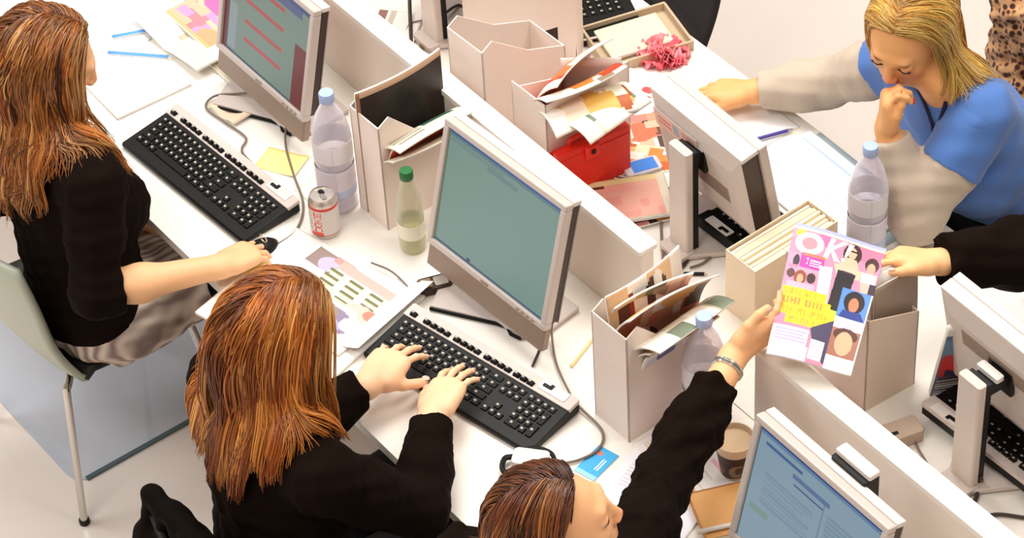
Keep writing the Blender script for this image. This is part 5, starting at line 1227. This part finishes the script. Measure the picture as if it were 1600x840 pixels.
for sh_, el_, c_ in ((sLD, elLD, .46), (sRD, elRD, .24)):
    w = Vol(); w.cone(sh_ - (el_ - sh_) * .05, sh_ + (el_ - sh_) * .55, .074, .073, .03); dd = nrm(el_ - sh_); w.cut_plane(sh_ + (el_ - sh_) * c_, dd, .3)
    cloth_obj('short_sleeve', w, .0046, M_blue_t, tee, waves(FOLD2, .003))
for e_, r_, s0, g_ in ((elLD, wrLD, sLD, .014), (elRD, wrRD, sRD, .014)):
    w = Vol(); arm(w, s0, e_, r_, g_ + .002, t1=.96, ru=.046); dd = nrm(r_ - e_); w.cut_plane(r_ - dd * .022, dd, .06)
    cloth_obj('long_sleeve', w, .0046, M_grey_t, person, waves(FOLDS, .0022), 'beige grey long sleeve')
w = Vol(); w.ell(hipD + A((0, -.01, .02)), (.20, .18, .165), None, .04)
for s_ in (-1, 1): leg(w, hipD + A((s_ * .085, -.03, -.02)), A((.30 + s_ * .11, 1.30, .53)), A((.30 + s_ * .11, 1.24, .10)), 0, .022)
cloth_obj('trousers', w, .007, M_trouser, person)
nails(tD, M_nailred, person, range(5), 'red painted nail'); nails(tD2, M_nail, person)
lz = [PD(.050, -.02, -.11), nkD + BDt[1] * .085 - axD * .05 + BDt[0] * -.03, nkD + BDt[1] * .135 - axD * .16, hipD * .45 + nkD * .55 + BDt[1] * .152, hipD * .62 + nkD * .38 + BDt[1] * .14]
b = MB(); b.tube(spline(lz, 6), .0045, 6); lan = b.build('lanyard', mat('navy cord', (24, 24, 60), .7), person, smooth=True)
b = MB(); b.tube(spline([nkD - BDt[0] * .05 + BDt[1] * .04, nkD - BDt[0] * .035 + BDt[1] * .11 - axD * .10, lz[3]], 6), .0045, 6); b.build('lanyard', MATS['navy cord'], person, smooth=True)
coll = Vol(); torso(coll, hipD, nkD, BDt, sRD, sLD, .020); coll.cone(cD, nkD, .055, .062, .03); coll.cone(sLD, elLD, .07, .05, .03); coll.cone(sRD, elRD, .07, .05, .03)
PALD = [(150, 92, 30), (196, 140, 54), (222, 176, 84), (238, 204, 120), (206, 142, 60), (240, 214, 150), (190, 120, 50)]
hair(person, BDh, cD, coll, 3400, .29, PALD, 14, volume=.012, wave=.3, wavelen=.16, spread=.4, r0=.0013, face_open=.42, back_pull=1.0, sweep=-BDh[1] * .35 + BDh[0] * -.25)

# ---- person at the right edge: only a black sleeve and a hand in the picture
sE = A((.86, 1.50, 1.02)); elE = A((.745, 1.265, .972)); pgE = TR * .90 + BR * .10; dE = nrm(-cR * .97 + cU * .12); sideE = nrm(-cF * .9 - cU * .35); sideE = nrm(sideE - dE * (sideE @ dE)); wrE = pgE - dE * .112 - sideE * .030; nkE = A((1.05, 1.52, 1.07)); hipE = A((1.08, 1.66, .53)); sLE = A((1.22, 1.50, 1.0)); cE = A((1.05, 1.48, 1.21))
BEt = basis((0, -1, 0)); BEh = basis((-.2, -.9, -.3))
v = Vol(); torso(v, hipE, nkE, BEt, sE, sLE); arm(v, sE, elE, wrE); arm(v, sLE, (1.30, 1.40, .83), (1.28, 1.17, .81)); head(v, cE, BEh, nkE)
for s_ in (-1, 1): leg(v, hipE + A((s_ * .085, -.03, -.02)), A((1.08 + s_ * .10, 1.32, .53)), A((1.08 + s_ * .10, 1.26, .10)), (0, -1, 0)); foot(v, (1.08 + s_ * .10, 1.26, .10), (0, -1, 0))
tE = hand(v, wrE, dE, np.cross(dE, sideE), sideE, curl=(.30, .35, .4, .45), spread=.6, thumb=(.60, .05, .1), tc=.1, rw=.027)
hand(v, A((1.28, 1.17, .81)), (-.1, -1, -.05), (0, 0, 1), (-1, 0, 0))
person = body_obj(v, .0040, M_skin, colour=skin_colour((246, 190, 136)))
tag(person, 'person at the right edge, only a black sleeve and a hand visible', 'person'); person['group'] = 'women at the desks'
w = Vol(); torso(w, hipE, nkE + A((0, 0, -.05)), BEt, sE, sLE, .026); arm(w, sE, elE, wrE, .024, t1=1., ru=.064, re=.046, rw=.030); arm(w, sLE, (1.30, 1.40, .83), (1.28, 1.17, .81), .018, t1=.85)
dd = nrm(wrE - elE); w.cut_plane(wrE - dd * .012, dd, .09)
cloth_obj('sweater', w, .0055, M_wool, person, waves(FOLDS, .0045))
w = Vol()
for s_ in (-1, 1): leg(w, hipE + A((s_ * .085, -.03, -.02)), A((1.08 + s_ * .10, 1.32, .53)), A((1.08 + s_ * .10, 1.26, .10)), 0, .012)
w.ell(hipE, (.178, .14, .11), None, .04); cloth_obj('trousers', w, .008, M_trouser, person)
nails(tE, M_nail, person)
coll = Vol(); torso(coll, hipE, nkE, BEt, sE, sLE, .022)
hair(person, BEh, cE, coll, 700, .25, PALC, 15, volume=.02, wave=.3, r0=.003, face_open=.4, back_pull=.7)

# ------------------------------------------------------------------ chairs
def shell_chair(x, y, yaw, label, shellm, seatm, bh=.84, group='office chairs', round_=True):
    t = thing('office_chair', (x, y, 0), yaw, label, 'chair', group)
    # one-piece curved shell: seat then back (back on local -y)
    def prof(s):
        if s < .5: q = s / .5; return (.20 - .36 * q, .425 - .012 * math.sin(q * math.pi))
        q = (s - .5) / .5; return (-.16 - .05 * math.sin(min(1, q * 2) * math.pi / 2) - .05 * q, .425 + (bh - .425) * max(0, q - .06) / .94 + .0)
    nu, nv = 22, 26; V = []
    for i in range(nv + 1):
        yy, zz = prof(i / nv)
        for j in range(nu + 1):
            a = (j / nu - .5) * 2; wd = .215 * (1 - (.16 * (max(0, i / nv - .8) / .2) ** 2 if round_ else .0)) * (1 - .12 * max(0, (.12 - i / nv) / .12) ** 2)
            up = .02 * a * a if i / nv < .5 else 0; fw = .035 * a * a if i / nv >= .5 else .035 * a * a * max(0, (i / nv - .3) / .2)
            V.append((a * wd, yy + fw, zz + up))
    F = [(i * (nu + 1) + j, i * (nu + 1) + j + 1, (i + 1) * (nu + 1) + j + 1, (i + 1) * (nu + 1) + j) for i in range(nv) for j in range(nu)]
    V = A(V); F = A(F); half = nv // 2
    o = np_mesh('seat', V[:(half + 1) * (nu + 1)], F[: half * nu], seatm, t); m_ = o.modifiers.new('s', 'SOLIDIFY'); m_.thickness = .014
    o = np_mesh('backrest', V[half * (nu + 1):], F[(half) * nu:] - half * (nu + 1), shellm, t); m_ = o.modifiers.new('s', 'SOLIDIFY'); m_.thickness = .014
    for sx in (-1, 1):
        for sy in (-1, 1):
            b = MB(); b.tube(spline([(sx * .10, sy * .10, .400), (sx * .165, sy * .155, .392), (sx * .182, sy * .172, .36), (sx * .215, sy * .21, .012)], 5), .0095, 10); lg = b.build('leg', M_steel, t, smooth=True)
            b = MB(); b.lathe([(.013, 0), (.013, .012), (.011, .014)], c=(sx * .215, sy * .21, .0005), seg=12); b.build('foot_cap', M_black, lg)
    b = MB(); b.box((0, 0, .398), (.24, .24, .016), r=.03); b.build('seat_mount', M_black, t)
    return t
M_shell = mat('pale green shell', (172, 178, 160), .4); M_seatb = mat('black seat', (22, 18, 16), .7)
shell_chair(-.955, -.125, .0, 'pale green shell chair with steel legs under the left woman', M_shell, M_seatb, bh=.80)
shell_chair(.195, -.27, -.02, 'black shell chair under the typing woman', M_seatb, M_seatb, bh=.79, round_=False)
shell_chair(.82, -.20, -.1, 'black shell chair under the woman stretching her arm', M_seatb, M_seatb, bh=.82)
shell_chair(-.93, 1.42, math.pi - .1, 'empty dark chair pushed up to the far desk at the top edge', mat('dark fabric', (44, 36, 36), .85), M_seatb, bh=.84)
shell_chair(1.08, 1.62, math.pi, 'black shell chair beyond the right edge monitor', M_seatb, M_seatb, bh=.82)
c4 = shell_chair(.25, 1.66, math.pi, 'black shell chair under the woman in blue, with the spotted coat on it', M_seatb, M_seatb, bh=.84)
w = Vol(); w.cone((.0, -.480, .845), (.32, -.475, .83), .012, .016, .03)
for i_ in range(7): w.cone((.0 + i_ * .052, -.485, .835), (-.085 + i_ * .07, -.525, .46), .013, .030, .04)
w.cone((.04, -.455, .81), (.30, -.45, .81), .014, .014, .04); w.cone((.0, -.50, .70), (.33, -.50, .70), .024, .024, .06)
V, F = w.mesh(.006, waves(FOLDS, .0022)); o = np_mesh('jacket', V, F, mat('black jacket', (16, 10, 6), .9, spec=.08)); s_ = o.modifiers.new('smooth', 'SMOOTH'); s_.iterations = 2; tag(o, 'black jacket hung over the chair back behind the typing woman', 'jacket')
# leopard print coat over the back of that chair
ml = mat('leopard cloth', (196, 140, 84), .9, sheen=.2); nt = ml.node_tree; tc = nt.nodes.new('ShaderNodeTexCoord'); vo = nt.nodes.new('ShaderNodeTexVoronoi'); vo.inputs['Scale'].default_value = 62; nz = nt.nodes.new('ShaderNodeTexNoise'); nz.inputs['Scale'].default_value = 30
rp = nt.nodes.new('ShaderNodeValToRGB'); e = rp.color_ramp.elements; e[0].color = lin((52, 26, 16)) + (1,); e[0].position = .0; e[1].color = lin((206, 156, 108)) + (1,); e[1].position = .52; x_ = e.new(.34); x_.color = lin((70, 34, 22)) + (1,); x_ = e.new(.44); x_.color = lin((160, 104, 66)) + (1,)
nt.links.new(tc.outputs['Object'], vo.inputs['Vector']); nt.links.new(vo.outputs['Distance'], rp.inputs['Fac']); nt.links.new(rp.outputs[0], nt.nodes['Principled BSDF'].inputs['Base Color'])
w = Vol(); w.cone((.08, 1.925, .86), (.48, 1.925, .86), .035, .035, .03); w.cone((.08, 1.935, .80), (.48, 1.94, .80), .045, .045, .04); w.cone((.10, 1.955, .62), (.46, 1.955, .62), .035, .035, .12); w.cone((.10, 1.89, .66), (.46, 1.89, .66), .02, .02, .1)
for i_ in range(5): w.cone((.10 + i_ * .09, 1.95, .84), (.10 + i_ * .09, 1.96, .50), .04, .028, .05)
w.cone((.05, 1.93, .86), (.03, 1.94, .60), .035, .03, .05)
V, F = w.mesh(.006, waves(FOLDS, .008)); V = V + np.array((-.055, -.05, 0)); o = np_mesh('coat', V, F, ml); s_ = o.modifiers.new('smooth', 'SMOOTH'); s_.iterations = 2; tag(o, 'leopard print coat hung over the chair behind the woman in blue', 'coat')

# ------------------------------------------------------------------ the magazine passed between two hands
k = Ink(170, 220, (214, 140, 168))
k.rect(0, .975, 1, 1, (170, 176, 226)); k.rect(0, .955, 1, .975, (236, 214, 190)); k.rect(.0, .88, .15, .95, (214, 150, 178)); k.rect(.6, .84, 1, .955, (214, 120, 150)); k.rect(.0, .62, .4, .76, (226, 150, 176))
k.ell(.09, .925, .055, .03, (240, 224, 60))
k.rect(.28, .86, .42, .95, (226, 110, 160))
k.ell(.20, .855, .155, .088, (244, 244, 240)); k.ell(.20, .855, .085, .05, (226, 140, 150)); k.poly([(.37, .775), (.41, .945), (.46, .945), (.42, .775)], (244, 244, 240)); k.poly([(.42, .86), (.54, .945), (.60, .945), (.46, .855), (.56, .775), (.49, .775)], (244, 244, 240)); 
k.rect(.14, .66, .40, .775, (236, 60, 160)); k.rect(.16, .755, .40, .778, (240, 120, 90)); k.text('I', .2, .69, .04, .05, (246, 206, 226)); k.lines(.25, .68, .38, .74, 3, (246, 200, 226)); k.ell(.10, .70, .035, .05, (50, 36, 50)); k.rect(.03, .64, .13, .67, (214, 130, 160))
# three people drawn as plain coloured figures
k.ell(.67, .87, .10, .085, (62, 34, 30)); k.ell(.67, .875, .045, .048, (234, 176, 146)); k.rect(.63, .885, .71, .90, (36, 26, 30)); k.poly([(.50, .76), (.84, .76), (.80, .68), (.55, .68)], (236, 190, 166)); k.poly([(.60, .83), (.73, .83), (.78, .76), (.55, .76)], (234, 184, 156)); k.poly([(.56, .72), (.76, .72), (.72, .42), (.60, .36), (.54, .40)], (34, 26, 34)); k.rect(.60, .71, .73, .725, (70, 52, 60))
k.poly([(.61, .945), (.67, .945), (.615, .83), (.59, .83)], (244, 244, 240)); k.ell(.585, .802, .020, .015, (244, 244, 240)); k.ell(.90, .83, .075, .06, (70, 36, 34)); k.ell(.90, .80, .045, .045, (232, 166, 140)); k.rect(.82, .68, .98, .76, (190, 206, 226)); k.poly([(.82, .68), (.97, .68), (.95, .60), (.85, .60)], (226, 180, 166)); k.rect(.93, .58, 1, .68, (60, 40, 56))
k.ell(.18, .58, .07, .055, (140, 70, 46)); k.ell(.18, .57, .035, .035, (232, 160, 126)); k.ell(.30, .59, .05, .04, (60, 30, 30)); k.ell(.07, .60, .045, .035, (90, 50, 50)); k.rect(.05, .50, .36, .54, (214, 170, 190)); k.poly([(.36, .70), (.50, .72), (.54, .40), (.40, .44)], (232, 206, 218))
for (u0, v0, u1, v1) in ((.02, .44, .52, .50), (.0, .37, .58, .44), (.02, .30, .66, .37), (.12, .24, .60, .30)): k.rect(u0, v0, u1, v1, (240, 222, 40))
q_ = random.Random(2)
for (u0, v0, w0, h0, n0, c0) in ((.05, .447, .05, .042, 7, (214, 170, 40)), (.05, .376, .075, .052, 6, (226, 140, 60)), (.07, .306, .07, .050, 7, (206, 176, 40)), (.16, .250, .06, .04, 6, (214, 170, 60))):
    for i in range(n0):
        x0 = u0 + i * w0 * 1.12
        k.rect(x0, v0, x0 + w0 * .28, v0 + h0, c0); k.rect(x0, v0 + h0 * q_.choice((.0, .4, .8)), x0 + w0 * .85, v0 + h0 * q_.choice((.0, .4, .8)) + h0 * .2, c0)
        if q_.random() < .5: k.rect(x0 + w0 * .6, v0, x0 + w0 * .85, v0 + h0, c0)
k.rect(.58, .37, .68, .41, (200, 220, 60))
k.poly([(.42, .24), (.66, .34), (.66, .02), (.52, .06)], (70, 60, 92)); k.rect(.0, .10, .42, .22, (226, 216, 230)); k.lines(.04, .12, .4, .21, 4, (190, 180, 206)); k.rect(0, 0, .45, .10, (214, 206, 220)); k.rect(.46, .03, .62, .17, (240, 236, 240)); k.lines(.48, .05, .6, .15, 4, (206, 200, 210))
k.rect(.66, .38, .98, .60, (90, 140, 210)); k.ell(.82, .51, .115, .085, (36, 24, 26)); k.ell(.82, .49, .055, .055, (206, 130, 96)); k.poly([(.68, .38), (.98, .38), (.92, .44), (.72, .44)], (40, 60, 140)); k.rect(.66, .30, .98, .38, (236, 232, 240)); k.lines(.69, .31, .95, .37, 2, (200, 196, 210))
k.rect(.66, .10, .98, .30, (170, 110, 90)); k.ell(.82, .26, .14, .05, (90, 50, 44)); k.ell(.82, .20, .10, .085, (234, 178, 140)); k.rect(.66, .0, .98, .10, (244, 244, 246)); k.lines(.70, .03, .94, .08, 2, (200, 206, 226)); k.rect(.98, .0, 1, .6, (236, 230, 236))
def magfn(P):
    u = P[..., 0:1] + .5; vv = P[..., 1:2] + .5
    p = (TL * (1 - u) + TR * u) * vv + (BL * (1 - u) + BR * u) * (1 - vv)
    n = nM; bow = .010 * (1 - (2 * (vv - .5)) ** 2) + .004 * np.sin(u * 5)
    return p + n * bow
o = sheet('celebrity_magazine', k, 1, 1, M_print, None, magfn, .006)
tag(o, 'glossy pink and yellow celebrity magazine held up between two hands', 'magazine')
